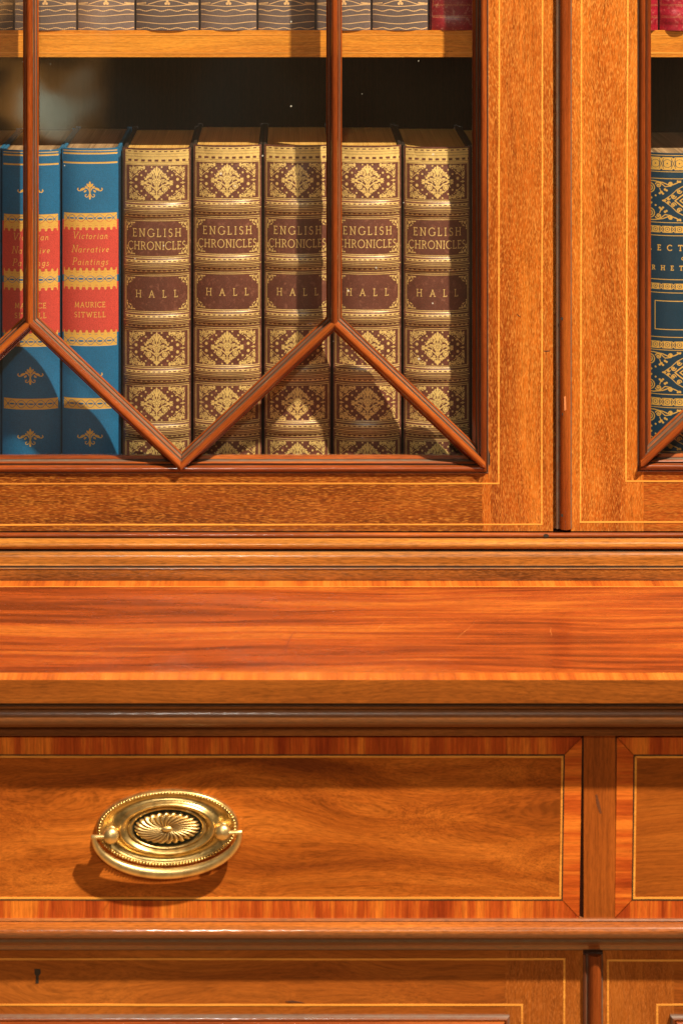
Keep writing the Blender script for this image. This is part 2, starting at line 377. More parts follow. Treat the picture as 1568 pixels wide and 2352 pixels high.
# sticking moulding round the glass: (inward offset, Y, grime)
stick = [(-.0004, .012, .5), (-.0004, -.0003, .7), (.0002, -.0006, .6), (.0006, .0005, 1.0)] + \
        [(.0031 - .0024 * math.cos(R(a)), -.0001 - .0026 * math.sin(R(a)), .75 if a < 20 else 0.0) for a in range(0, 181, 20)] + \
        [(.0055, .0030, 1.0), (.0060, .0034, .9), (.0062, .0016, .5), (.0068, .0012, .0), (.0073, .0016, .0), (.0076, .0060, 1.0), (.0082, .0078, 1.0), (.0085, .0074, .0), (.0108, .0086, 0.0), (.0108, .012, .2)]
# glazing bar: (offset, Y, grime)
def bar_profile():
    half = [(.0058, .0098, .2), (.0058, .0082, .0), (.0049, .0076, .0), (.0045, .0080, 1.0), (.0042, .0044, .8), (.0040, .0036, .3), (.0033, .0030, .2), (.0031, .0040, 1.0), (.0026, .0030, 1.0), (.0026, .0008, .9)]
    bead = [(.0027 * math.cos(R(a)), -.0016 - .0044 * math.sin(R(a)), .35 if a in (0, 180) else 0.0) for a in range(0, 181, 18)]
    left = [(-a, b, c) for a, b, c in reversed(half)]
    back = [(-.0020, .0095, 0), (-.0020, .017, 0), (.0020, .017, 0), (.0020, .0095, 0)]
    return half + bead + left + back
BAR = bar_profile()
t225 = math.tan(R(22.5))
def door(x_l, x_r, hinge_side, stile_w_l, stile_w_r, open_l, open_r, open_b, apexes, name_label, ms, mr, bars, string_sets):
    d = bpy.data.objects.new('glazed_door', None); link(d, case); d['label'] = name_label
    d.empty_display_size = .01
    ORIGL = ORIG[case.name]
    zt = Z(-860); zb = DZ0
    # stiles run full height, rail butts between them
    sl, sr = open_l, open_r
    jl, jr = open_l + X(668) - X(656), open_r - (X(668) - X(656))
    zo = Z(open_b)
    prism('stile', [(x_l, zb), (jl, zb), (jl, zo), (open_l, zo), (open_l, zt), (x_l, zt)], 0, .021, ms, d, .0003)
    prism('stile', [(jr, zb), (x_r, zb), (x_r, zt), (open_r, zt), (open_r, zo), (jr, zo)], 0, .021, ms, d, .0003)
    box('rail', jl + .00025, jr - .00025, .0001, .021, zb, zo, mr, d, .0003)
    box('rail', jl + .00015, jr - .00015, .0001, .021, Z(-780), zt, mr, d, .0003)
    # sticking: bottom and two sides, mitred
    zt2 = Z(-780)
    e = lambda o: o
    cs = [(open_l, zo), (open_r, zo), (open_r, zt2), (open_l, zt2)]
    for i in range(4): sweep('sticking_moulding', cs[i], cs[(i + 1) % 4], stick, e, e, M['mould'], d)
    return d
OPB = 1086.0
d1 = door(X(-435), X(1268), 0, 0, 0, X(-280), X(1119.5), OPB, None,
          'left glazed door with the brown and blue books behind it', M['stile'], M['rail'], None, None)
d2 = door(X(1311), X(3013), 0, 0, 0, X(1464), X(2863), OPB - 4, None,
          'right glazed door with the astragal strip along its edge', M['stile2'], M['rail2'], None, None)
# cross-cut joint line shadows come from the real butt joint
# stringing on stiles/rails
stringline(d1, [(X(-304), Z(-870)), (X(-304), Z(1110.5)), (X(1144.5), Z(1110.5)), (X(1146.5), Z(-870))])
stringline(d1, [(X(-415), Z(-870)), (X(-415), Z(1205.5)), (X(1243), Z(1204.5)), (X(1246), Z(-870))])
stringline(d2, [(X(1336.5), Z(-870)), (X(1332), Z(1199)), (X(2990), Z(1201))])
stringline(d2, [(X(1443.5), Z(-870)), (X(1436.5), Z(1105)), (X(2890), Z(1105))])

def bar(d, a, b, ea, eb): sweep('glazing_bar', a, b, BAR, ea, eb, M['mould'], d)
def glazing(d, xs_apex, xs_v, ya, yv, xl, xr, zt):
    """pointed bars: apexes carry an upright bar, Vs sit on the bottom moulding"""
    xs = sorted([(x, 'a') for x in xs_apex] + [(x, 'v') for x in xs_v])
    for x in xs_apex:
        x_ = X(x); za = Z(ya)
        ang = math.atan2(Z(ya) - Z(yv), X(xs_v[0] + 348) - X(xs_v[0]))
        cu = lambda o: abs(o) * math.tan(R(22.5))
        bar(d, (x_, za), (x_, zt), cu, lambda o: 0)
    for (xa, ka), (xb, kb) in zip(xs[:-1], xs[1:]):
        if ka == kb: continue
        A = (X(xa), Z(ya if ka == 'a' else yv)); B = (X(xb), Z(ya if kb == 'a' else yv))
        def cut(kind, start, x):
            # at an apex: upper side mitres with the upright, lower side with its twin; at a V: full mitre; in a corner: a point
            up = 1 if True else -1
            def f(o):
                # 'left normal' o > 0 is the upper side when walking to +x
                if kind == 'a': return (abs(o) * .414 if o > 0 else abs(o))
                corner = abs(x - xl) < 20 or abs(x - xr) < 20
                if corner: return abs(o) * 1.0
                return abs(o) if o > 0 else -abs(o)
            return f
        bar(d, A, B, cut(ka, True, xa), cut(kb, False, xb))
YA, YV = 741.0, 1067.0
glazing(d1, [69, 767.5], [-277, 416, 1113], YA, YV + 3, -277, 1113, Z(-780))
glazing(d2, [1818, 2517], [1468, 2167, 2862], YA, YV, 1468, 2862, Z(-780))

# panes (clear old glass, one sheet per opening)
GY0, GY1 = .0100, .0122
def pane(d, pts): prism('pane', [(X(x), Z(y)) for x, y in pts], GY0, GY1, M['glass'], d)
def panes(d, xl, xr, yb, a1, a2, v):
    g = 3
    pane(d, [(xl, YA), (xl, -780), (a1 - g, -780), (a1 - g, YA), (xl + g, 1060)])
    pane(d, [(a1 + g, YA), (v, 1063), (a2 - g, YA), (a2 - g, -780), (a1 + g, -780)])
    pane(d, [(a2 + g, YA), (xr - g, 1060), (xr, YA), (xr, -780), (a2 + g, -780)])
    pane(d, [(a1, YA + 5), (xl + 10, yb), (v - 6, yb)])
    pane(d, [(a2, YA + 5), (v + 6, yb), (xr - 10, yb)])
panes(d1, -274, 1112, 1079, 69, 767.5, 416)
panes(d2, 1471, 2858, 1077, 1818, 2517, 2167)

box('rebate', X(1269.5), X(1311) - .0001, .0055, .021, DZ0 + .0002, Z(-860), M['stile2'], d2)
# astragal strip planted on the edge of the right door
ax0, ax1 = X(1276), X(1312)
ap = [(.0, .0, .9), (.0, -.0022, .9), (.0011, -.0026, .8), (.0016, -.0014, 1.0)]
xc = (X(1296.5) - ax0); rr = (X(1309) - X(1284)) / 2
ap += [(xc - rr * math.cos(R(a)), -.0018 - rr * .95 * math.sin(R(a)), .6 if a < 15 or a > 170 else 0.0) for a in range(0, 181, 15)]
ap += [(ax1 - ax0 - .0003, -.0014, .9), (ax1 - ax0, -.0006, .5), (ax1 - ax0, .0, .5)]
astr = sweep('astragal', (ax0, Z(-860)), (ax0, Z(1213)), ap, lambda o: 0, lambda o: 0, M['mould'], d2, .03)
def disc(name, x, y, Y, r, mat, parent, sx=1, th=.0004):
    n = 10; prism(name, [(x + r * sx * math.cos(2 * math.pi * i / n), y + r * math.sin(2 * math.pi * i / n)) for i in range(n)], Y, Y + th, mat, parent)
yf = -.0018 - rr * .95
for hx, hy in ((1288, 729), (1290.5, 948), (1288.5, 1180)):
    disc('nail_hole', X(hx), Z(hy), yf + .0005, .0011, M['chip'], d2, .8, .0012)
prism('worn_patch', [(X(1292), Z(908)), (X(1296.5), Z(906)), (X(1297.5), Z(937)), (X(1293), Z(940))], yf - .00012, yf + .001, M['worn'], d2)
prism('chip', [(X(1246), Z(806)), (X(1262), Z(805)), (X(1261), Z(807)), (X(1250), Z(807.4))], -.0001, .001, M['chip'], d1)
prism('chip', [(X(1185.5), Z(720)), (X(1190), Z(724)), (X(1196), Z(729)), (X(1189), Z(725.5))], -.0001, .001, M['chip'], d1)
for a, b in (((1118, 1046), (1126, 1070)), ):
    prism('chip', [(X(a[0] + 3), Z(a[1] - 12)), (X(a[0] + 7), Z(a[1])), (X(a[0] + 6), Z(b[1])), (X(a[0] + 2), Z(b[1] - 6))], -.0001, .001, M['chip'], d1)

# carcass: sides, back, partition, floor, shelves
XL, XR = X(-445), X(3025); IN = .026
FLZ = fz(1206, .02)
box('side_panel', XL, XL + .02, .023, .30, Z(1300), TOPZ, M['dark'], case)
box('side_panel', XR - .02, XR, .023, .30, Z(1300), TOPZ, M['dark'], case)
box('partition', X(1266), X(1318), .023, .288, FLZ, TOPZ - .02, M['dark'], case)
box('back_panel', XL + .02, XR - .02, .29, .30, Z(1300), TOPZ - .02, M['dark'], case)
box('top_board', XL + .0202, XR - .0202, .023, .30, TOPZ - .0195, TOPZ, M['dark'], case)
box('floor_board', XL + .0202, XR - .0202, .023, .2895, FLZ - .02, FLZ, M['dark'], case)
SY = .031
sz1, sz0 = fz(70.5, SY), fz(130, SY)
for x0, x1 in ((XL + .0202, X(1265.8)), (X(1318.2), XR - .0202)):
    s = box('shelf', x0, x1, SY, .288, sz0, sz1, M['shelf'], case, .0004)
    for yy in (79.5, 121.5):
        stringline(s, [(x0, fz(yy, SY)), (x1, fz(yy, SY))], SY - .00015, .0011)
box('shelf_support', X(1240), X(1265.5), .04, .28, sz0 - .012, sz0 - .0002, M['dark'], case)

# base moulding of the bookcase
pz = lambda y, Y: fz(y, Y)
BX0, BX1 = XL - .01, XR + .01
def mz(y, Y): return pz(y, Y)
box('base_frame', BX0 + .003, BX1 - .003, .004, .29, Z(1330), Z(1224.5), M['dark'], case)
bead = [(.01, mz(1224.5, -.004), .3), (-.0005, mz(1224.2, -.0005), .6)] + \
       [(-.0052 - .0018 * math.sin(R(a)), mz(1229, -.005) + .0019 * math.cos(R(a)), 0.0) for a in range(0, 181, 30)] + \
       [(-.0050, mz(1235, -.005), 1.0), (.01, mz(1235, -.005), .5)]
mould('base_bead', bead, BX0, BX1, M['mould'], case)
Zt, Zb = mz(1236, -.006), mz(1266, -.012)
ov = [(.01, Zt, .2), (-.0072, Zt, .3), (-.0078, mz(1239, -.0078), .1), (-.0082, mz(1240.5, -.008), .9), (-.0080, mz(1242.5, -.008), .9)]
for i in range(9):
    a = R(90 - i * 22); ov.append((-.0088 - .0052 * math.cos(a), mz(1252, -.012) + .0036 * math.sin(a), 0.0))
ov += [(-.0075, mz(1263, -.0075), 1.0), (.01, mz(1263, -.0075), .6)]
mould('base_ovolo', ov, BX0, BX1, M['mouldb'], case)
fa = [(.01, mz(1265, -.006), .6), (-.0118, mz(1266.5, -.0118), .7), (-.0134, mz(1269.5, -.013), .05), (-.0146, mz(1276, -.0145), 0.0), (-.0150, mz(1284, -.015), 0.0), (-.0152, mz(1296, -.0152), 0.0),
      (-.0164, mz(1297, -.0164), .1), (-.0166, mz(1299.5, -.0166), .2), (-.0155, mz(1300.5, -.0155), 1.0), (-.0157, mz(1303.5, -.0157), .9), (-.0172, mz(1305, -.0172), .2), (-.0174, mz(1307, -.0174), .1), (-.0166, mz(1308, -.0166), .6), (.01, mz(1308, -.016), .5)]
mould('base_fascia', fa, BX0, BX1, M['mouldb'], case)
CTZ = .90
mould('base_board', [(.01, mz(1308.2, -.0168), 0), (-.0168, mz(1308.2, -.0168), 0), (-.0170, CTZ + .0012, 0.1), (-.0165, CTZ + .0002, 1.0), (.01, CTZ + .0002, 1)], BX0, BX1, M['fascia'], case)
for hx in (1251,):
    disc('bruise', X(hx), mz(1230.5, -.007), -.0072, .0013, M['chip'], case, 1.6, .0006)

# ================================================================== BOOK COVER PRINT (drawn with numpy)
class Canvas:
    def __init__(s, w, h, res=6.0):
        s.w, s.h, s.res = w, h, res; s.a = np.zeros((int(round(h * res)), int(round(w * res))), np.float32)
    def _blend(s, x0, x1, y0, y1, fn, erase):
        r = s.res; i0 = max(0, int(y0 * r) - 1); i1 = min(s.a.shape[0], int(y1 * r) + 3)
        j0 = max(0, int(x0 * r) - 1); j1 = min(s.a.shape[1], int(x1 * r) + 3)
        if i0 >= i1 or j0 >= j1: return
        yy, xx = np.mgrid[i0:i1, j0:j1]; dd = fn((xx + .5) / r, (yy + .5) / r)
        m = np.clip(.5 - dd * r, 0, 1).astype(np.float32); v = s.a[i0:i1, j0:j1]
        if erase: v[...] = np.minimum(v, 1 - m)
        else: v[...] = np.maximum(v, m)
    def seg(s, x0, y0, x1, y1, w, er=False):
        h = w / 2; dx, dy = x1 - x0, y1 - y0; L = dx * dx + dy * dy + 1e-9
        def fn(x, y):
            t = np.clip(((x - x0) * dx + (y - y0) * dy) / L, 0, 1); return np.hypot(x - x0 - t * dx, y - y0 - t * dy) - h
        s._blend(min(x0, x1) - h, max(x0, x1) + h, min(y0, y1) - h, max(y0, y1) + h, fn, er)
    def poly(s, pts, w, er=False):
        for a, b in zip(pts[:-1], pts[1:]): s.seg(*a, *b, w, er)
    def disc(s, cx, cy, r, er=False): s.ell(cx, cy, r, r, 0, er)
    def ell(s, cx, cy, rx, ry, ang=0, er=False):
        ca, sa = math.cos(R(ang)), math.sin(R(ang)); m = max(rx, ry)
        def fn(x, y):
            u = (x - cx) * ca + (y - cy) * sa; v = -(x - cx) * sa + (y - cy) * ca
            k = np.sqrt((u / rx) ** 2 + (v / ry) ** 2); return (k - 1) * min(rx, ry)
        s._blend(cx - m, cx + m, cy - m, cy + m, fn, er)
    def rect(s, x0, y0, x1, y1, er=False):
        s._blend(x0, x1, y0, y1, lambda x, y: np.maximum(np.maximum(x0 - x, x - x1), np.maximum(y0 - y, y - y1)), er)
    def ring(s, cx, cy, r, w, er=False): s.poly([(cx + r * math.cos(i * math.pi / 8), cy + r * math.sin(i * math.pi / 8)) for i in range(17)], w, er)
    def spiral(s, cx, cy, r, a0, turns, w, hand=1, er=False):
        n = max(8, int(abs(turns) * 14)); p = []
        for i in range(n + 1):
            t = i / n; rr = r * (1 - .85 * t); a = R(a0) + hand * turns * 2 * math.pi * t
            p.append((cx + rr * math.cos(a), cy + rr * math.sin(a)))
        s.poly(p, w, er); s.disc(*p[-1], w * .9, er)
    def mirror(s, lr=True, ud=False):
        if lr: s.a = np.maximum(s.a, s.a[:, ::-1])
        if ud: s.a = np.maximum(s.a, s.a[::-1])
    def paste(s, o, x, y):
        i, j = int(round(y * s.res)), int(round(x * s.res)); H, W = s.a.shape; h, w = o.a.shape
        i1, j1 = min(H, i + h), min(W, j + w); oi, oj = max(0, -i), max(0, -j)
        if i1 > max(i, 0) and j1 > max(j, 0):
            v = s.a[max(i, 0):i1, max(j, 0):j1]; v[...] = np.maximum(v, o.a[oi:i1 - i, oj:j1 - j])

def A(cx, cy, rx, ry, a0, a1, n=10):  # arc, y up, degrees
    return [(cx + rx * math.cos(R(a0 + (a1 - a0) * i / n)), cy + ry * math.sin(R(a0 + (a1 - a0) * i / n))) for i in range(n + 1)]
S = .10
def srf(x, y, k=S): return [(x - k, y), (x + k, y)]
GL = {  # cap height 1, y up
 'E': (.50, [[(.1, 0), (.1, 1)], [(.0, 1), (.46, 1), (.46, .9)], [(.1, .52), (.38, .52)], [(0, 0), (.5, 0), (.5, .1)]]),
 'N': (.72, [[(.1, 0), (.1, 1)], [(.1, 1), (.64, 0)], [(.64, 0), (.64, 1)], srf(.1, 0), srf(.06, 1), srf(.64, 1)]),
 'G': (.78, [A(.42, .5, .42, .52, 45, 325, 18), [(.76, .4), (.76, .1)], srf(.74, .42)]),
 'L': (.48, [[(.1, 0), (.1, 1)], [(0, 0), (.46, 0), (.46, .14)], srf(.1, 1)]),
 'I': (.2, [[(.1, 0), (.1, 1)], srf(.1, 0), srf(.1, 1)]),
 'S': (.46, [A(.24, .75, .19, .25, 35, 230, 10) + A(.23, .25, .21, .26, 70, -150, 12)]),
 'H': (.74, [[(.1, 0), (.1, 1)], [(.64, 0), (.64, 1)], [(.1, .52), (.64, .52)], srf(.1, 0), srf(.1, 1), srf(.64, 0), srf(.64, 1)]),
 'C': (.70, [A(.42, .5, .42, .52, 48, 312, 18)]),
 'R': (.62, [[(.1, 0), (.1, 1), (.3, 1)] + A(.3, .75, .2, .25, 90, -90, 8) + [(.1, .5)], [(.28, .5), (.6, 0)], srf(.1, 0), [(0, 1), (.1, 1)]]),
 'O': (.86, [A(.43, .5, .41, .52, 0, 360, 22)]),
 'A': (.72, [[(.06, 0), (.36, 1), (.66, 0)], [(.18, .36), (.54, .36)], srf(.06, 0, .08), srf(.66, 0, .08)]),
 'M': (.86, [[(.1, 0), (.14, 1), (.43, .1), (.72, 1), (.76, 0)], srf(.1, 0, .08), srf(.76, 0, .08)]),
 'U': (.70, [[(.1, 1), (.1, .35)] + A(.35, .3, .25, .3, 180, 360, 10) + [(.6, 1)], srf(.1, 1), srf(.6, 1)]),
 'T': (.62, [[(.31, 0), (.31, 1)], [(0, .88), (0, 1), (.62, 1), (.62, .88)], srf(.31, 0)]),
 'W': (1.0, [[(.04, 1), (.28, 0), (.5, .95), (.72, 0), (.96, 1)], srf(.04, 1, .08), srf(.96, 1, .08)]),
 'V': (.66, [[(.04, 1), (.33, 0), (.64, 1)], srf(.04, 1, .09), srf(.64, 1, .09)]),
 'P': (.56, [[(.1, 0), (.1, 1), (.28, 1)] + A(.28, .74, .22, .26, 90, -90, 8) + [(.1, .48)], srf(.1, 0), [(0, 1), (.1, 1)]]),
 'i': (.2, [[(.1, .5), (.1, .05), (.18, 0)], [(.1, .68), (.1, .72)]]),
 'c': (.38, [A(.22, .27, .18, .26, 50, 310, 12)]),
 't': (.26, [[(.12, .75), (.12, .08), (.22, 0)], [(.0, .52), (.24, .52)]]),
 'o': (.42, [A(.2, .26, .18, .26, 0, 360, 14)]),
 'r': (.32, [[(.08, 0), (.08, .5)], [(.08, .36), (.2, .52), (.3, .48)]]),
 'a': (.42, [A(.2, .26, .18, .26, 40, 330, 12), [(.36, .52), (.36, .05), (.42, 0)]]),
 'n': (.46, [[(.08, 0), (.08, .52)], [(.08, .36), (.22, .53), (.34, .46), (.36, .06), (.44, 0)]]),
 'v': (.36, [[(.04, .52), (.12, .05), (.32, .52)]]),
 'e': (.38, [[(.05, .27), (.35, .3)] + A(.21, .27, .16, .25, 20, 310, 12)]),
 'g': (.42, [A(.2, .28, .17, .22, 0, 360, 12), [(.36, .5), (.36, -.12)] + A(.2, -.14, .16, .14, 0, -170, 8)]),
 's': (.30, [A(.16, .39, .11, .12, 40, 230, 7) + A(.14, .13, .13, .13, 70, -150, 8)]),
}
def text(cv, s, cx, base, cap, w, track=.22, slant=0, width=None):
    tot = sum(GL[c][0] if c != ' ' else .4 for c in s) + track * (len(s) - 1)
    kx = 1.0
    if width: track += (width / cap - tot) / max(1, len(s) - 1) * .6; tot = sum(GL[c][0] for c in s) + track * (len(s) - 1); kx = width / cap / tot; tot = width / cap
    x = -tot / 2
    for c in s:
        adv, st = GL[c]
        for p in st:
            cv.poly([(cx + (x + (a + slant * b) * kx) * cap, base - b * cap) for a, b in p], w)
        x += (adv + track) * kx

def brown_panel(pw, ph):
    """gold-tooled panel: medallion in a lozenge field, scroll corners"""
    c = Canvas(pw, ph); cx, cy = pw / 2, ph / 2; k = min(pw / 46.0, ph / 26.4); 
    def P(x, y): return (cx + x * k, cy - y * k)
    # quarter scrolls upper-left, mirrored
    q = Canvas(pw, ph)
    def Q(x, y): return (q.w / 2 + x * k, q.h / 2 - y * k)
    for x, y, r, a, t, h in ((-17.2, 9.0, 2.3, 200, 1.9, 1), (-13.6, 11.2, 1.35, 160, 1.5, -1), (-20.6, 5.6, 1.3, 300, 1.5, -1), (-20.4, 11.0, 1.3, 0, 1.4, 1), (-15.0, 6.6, .8, 0, 1.2, 1), (-20.9, 2.9, .6, 0, 1, 1)):
        q.spiral(*Q(x, y), r * k, a, t, .42, h)
    q.poly([Q(-21.3, 3.5), Q(-20.2, 7.6), Q(-18, 11.4), Q(-14.5, 12.6), Q(-11.5, 11.4)], .45)
    q.poly([Q(-21.6, 9.2), Q(-19.6, 8.6), Q(-18.6, 12.9)], .4)
    for x, y, rx, ry, a in ((-10.6, 11.7, 1.5, .6, 0), (-9.6, 12.5, 1.0, .45, 30), (-9.6, 10.9, 1.0, .45, -35), (-11.5, 10.2, .8, .5, 50)):
        q.ell(*Q(x, y), rx * k, ry * k, a)
    rs = np.random.RandomState(5)
    for i in range(48):
        t = rs.rand(); x = -21.6 + 10 * t; y = 12.6 - rs.rand() * (9.5 * (1 - t) + .6); q.disc(*Q(x, y), .34)
    for i in range(8): q.disc(*Q(-12.9 - i * 1.05, 8.8 - i * .82), .42 * k)
    q.mirror(True, True); c.paste(q, 0, 0)
    # medallion (right half then mirrored)
    m = Canvas(pw, ph)
    m.ell(*P(0, 10.3), .75 * k, 2.5 * k); m.ell(*P(1.7, 9.2), .75 * k, 1.7 * k, 28); m.ell(*P(3.0, 7.9), .8 * k, 1.5 * k, 40)
    m.ell(*P(0, 7.0), 1.3 * k, 1.6 * k); m.disc(*P(5.0, 6.1), 1.5 * k); m.disc(*P(6.9, 4.8), 1.1 * k); m.disc(*P(8.1, 3.2), .9 * k)
    m.spiral(*P(2.6, 4.3), 1.35 * k, 90, 1.4, .45, 1); m.spiral(*P(4.7, 1.8), 1.5 * k, 180, 1.5, .5, -1); m.spiral(*P(2.8, -6.2), 1.3 * k, 30, 1.4, .45, 1)
    m.poly([P(0, -6), P(2.2, -3.6), P(5.2, -1.4), P(8.2, -.3), P(10, .2)], .75); m.poly([P(0, -5), P(1.6, -1.2), P(3.4, 2.6), P(6, 3.0)], .5)
    for a in (-32, 0, 32): m.ell(*P(10.3 + .3 * math.cos(R(a)), .2 + 1.1 * math.sin(R(a))), 1.9 * k, .75 * k, -a)
    m.disc(*P(8.6, .2), 1.1 * k); m.disc(*P(6.2, -4.3), 2.15 * k); m.disc(*P(8.9, -2.6), .7 * k); m.disc(*P(4.4, -7.6), .8 * k)
    m.ell(*P(2.0, -9.0), 2.0 * k, .75 * k, -30); m.ell(*P(1.6, -10.2), 1.4 * k, .6 * k, -55); m.ell(*P(0, -10.9), 1.0 * k, 1.8 * k)
    m.ell(*P(2.5, -7.9), 1.7 * k, .5 * k, 8); m.disc(*P(0, .9), 2.9 * k); m.seg(*P(0, -11), *P(0, 9), .7)
    for x, y in ((3.8, 9.2), (6.7, 6.9), (9.3, 4.4), (9.6, -1.6 - 2.2), (1.2, 3.0), (3.9, -.4), (7.2, .9 + .8), (5.9, -7.2)): m.disc(*P(x, y), .45)
    for i in range(7): m.disc(*P(1.6 + i * 1.45, 10.9 - i * 1.55), .5 * k); m.disc(*P(1.9 + i * 1.4, -10.4 + i * 1.5), .5 * k)
    for x, y, r, a in ((7.0, 1.6, 1.0, 0), (2.2, 5.9, .8, 90), (4.6, -2.0, .9, 180), (1.3, -3.4, .8, 0), (6.9, -1.0, .6, 0)): m.spiral(*P(x, y), r * k, a, 1.3, .36)
    m.mirror(True)
    for i in range(9):
        a = i * 40 + 10; m.seg(*P(1.3 * math.cos(R(a)), .9 + 1.3 * math.sin(R(a))), *P(2.7 * math.cos(R(a)), .9 + 2.7 * math.sin(R(a))), .28, True)
    m.ring(*P(0, .9), 1.0 * k, .25, True)
    for sx in (1, -1):
        m.ring(*P(6.2 * sx, -4.3), 1.3 * k, .3, True); m.ring(*P(5.0 * sx, 6.1), .8 * k, .3, True); m.ring(*P(2.0 * sx, -9.0), .7 * k, .25, True)
        m.seg(*P(9.2 * sx, .2), *P(12 * sx, .2), .22, True)
    c.paste(m, 0, 0)
    for sx in (1, -1):
        for sy in (1, -1):
            c.disc(*P(15.9 * sx, 2.7 * sy), 1.15 * k); c.disc(*P(11.6 * sx, 6.0 * sy), .75 * k); c.disc(*P(8.2 * sx, 9.2 * sy), .68 * k); c.disc(*P(3.8 * sx, 12.2 * sy), .62 * k)
            c.disc(*P(20.2 * sx, 2.4 * sy), .42 * k)
        c.seg(*P(18.3 * sx, 0), *P(21.9 * sx, 0), .5); c.disc(*P(20.2 * sx, 0), .85 * k); c.disc(*P(20.2 * sx, 0), .3 * k, True)
    return c
def dashes(c, y, x0, x1, up, step=3.2):
    """line with little scalloped blobs"""
    c.seg(x0, y, x1, y, .42)
    n = int((x1 - x0) / step)
    for i in range(n + 1):
        x = x0 + (i + .5) * (x1 - x0) / (n + 1)
        for dx in (-.45, .45): c.disc(x + dx, y + up * .65, .42)
BROWN_H = 281.0; BW = 53.6; PX = .3277
bandmm = [46.5 + 41.42 * k for k in range(6)]
def brown_art():
    H = BROWN_H; c = Canvas(BW, H); x0, x1 = 1.7, BW - 1.7
    def L(y, w=.42): c.seg(x0, y, x1, y, w)
    # head: near-solid gold with dark dashes
    c.rect(x0, 1.2, x1, 12.6)
    for y in (1.9, 8.2):
        n = 10 if y < 5 else 9
        for i in range(n + 1):
            x = x0 + 1 + (i + .3) * (x1 - x0 - 2) / (n + .2)
            c.rect(x, y, x + (2.6 if y < 5 else 2.9), y + (.8 if y < 5 else 1.7), True)
    for y in (4.1, 6.2, 10.6, 11.9): c.seg(x0, y, x1, y, .26, True)
    def around(yb):
        c.seg(x0 - 1.2, yb, x1 + 1.2, yb, .55)
        dashes(c, yb - 3.9, x0, x1, 1, 4.0); L(yb - 5.7); L(yb - 6.9)
        dashes(c, yb + 4.6, x0, x1, -1, 4.0); L(yb + 6.4); L(yb + 7.7)
        for s in (-1, 1): c.seg(x0, yb + s * 2.5, x1, yb + s * 2.5, .42); c.seg(x0, yb + s * 1.3, x1, yb + s * 1.3, .26)  # extra gold lines lighten the bands, painting in their glint
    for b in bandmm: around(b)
    tops = [12.9] + [b + 8.4 for b in bandmm]; bots = [b - 7.5 for b in bandmm] + [H - 4]
    pan = brown_panel(x1 - x0 - 1.6, 26.0)
    for i, (t, b) in enumerate(zip(tops, bots)):
        for x in (x0, x0 + .8, x1 - .8, x1): c.seg(x, t - .5, x, b + .5, .34)
        if i in (1, 2):
            q = Canvas(x1 - x0 - 1.6, b - t)
            for X_, Y_, r, a, tt, h in ((2.3, 2.2, 1.25, 200, 1.5, 1), (5.0, 1.3, .8, 160, 1.2, -1), (1.3, 5.0, .8, 300, 1.2, -1), (4.0, 3.9, .6, 0, 1, 1)): q.spiral(X_, Y_, r, a, tt, .4, h)
            q.poly([(6.8, .9), (4, .8), (2.5, 2.5), (.9, 4.2), (.8, 7)], .4)
            for X_, Y_ in ((6.8, 1.2), (7.4, 1.0), (3.2, 4.6), (1.2, 6.8), (5.2, 2.8), (.6, .6)): q.disc(X_, Y_, .42)
            q.mirror(True, True); c.paste(q, x0 + .8, t)
        elif b - t > 20: c.paste(pan, x0 + .8, (t + b) / 2 - 13.0)
    t, b = tops[1], bots[1]
    text(c, 'ENGLISH', BW / 2, t + 11.2, 5.7, .5, .36, width=36.5); text(c, 'CHRONICLES', BW / 2, t + 20.9, 5.7, .5, .2, width=44.5)
    text(c, 'HALL', BW / 2, (tops[2] + bots[2]) / 2 + 2.6, 5.1, .46, .9, width=31.5)
    return c
def chain(c, x0, x1, y0, y1, period=14.0, phase=0):
    """gold strap with interlaced eyes let in"""
    c.rect(x0, y0, x1, y1); cy = (y0 + y1) / 2; h = (y1 - y0) / 2 - .9
    n = int((x1 - x0) * 3)
    for s in (1, -1):
        for ph in (0, .5):
            pts = [(x0 + (x1 - x0) * i / n, cy + s * h * .9 * math.cos(2 * math.pi * (((x1 - x0) * i / n) / period + ph + phase))) for i in range(n + 1)]
            if ph == 0: c.poly(pts, .34, True)
    k = int((x1 - x0) / period) + 2
    for i in range(-1, k + 1):
        x = x0 + (i - phase) * period
        if x0 + 1.6 < x < x1 - 1.6: c.ell(x, cy, 2.1, .75, 0, True)
        x += period / 2
        if x0 + 1 < x < x1 - 1:
            c.ell(x, cy, 2.0, .6, 0, True)
            for a in (-1, 1):
                for b in (-.5, .5): c.seg(x + a * 2.3, cy + b * 1.4, x + a * 4.0, cy - b * 1.6, .3, True)
def scallop(c, x0, x1, y, up, h=3.8, step=4.8):
    """gold lace edge hanging from y downwards (up=1) or upwards (-1)"""
    c.rect(x0, min(y, y + up * h * .45), x1, max(y, y + up * h * .45)); n = int(round((x1 - x0) / step))
    for i in range(n + 1):
        x = x0 + i * (x1 - x0) / n; c.disc(x, y + up * h * .45, 1.5); c.disc(x, y + up * h * .78, .9)
        c.disc(x + step / 2, y + up * h * .45, .8)
        if i < n: c.seg(x + 1.6, y + up * h * .3, x + 3.2, y + up * h * .3, .25, True); c.seg(x + step / 2 - .2, y + up * h * .55, x + step / 2 + .4, y + up * h * .55, .22, True)
    c.a[:, :int(x0 * c.res)] = 0; c.a[:, int(x1 * c.res):] = 0
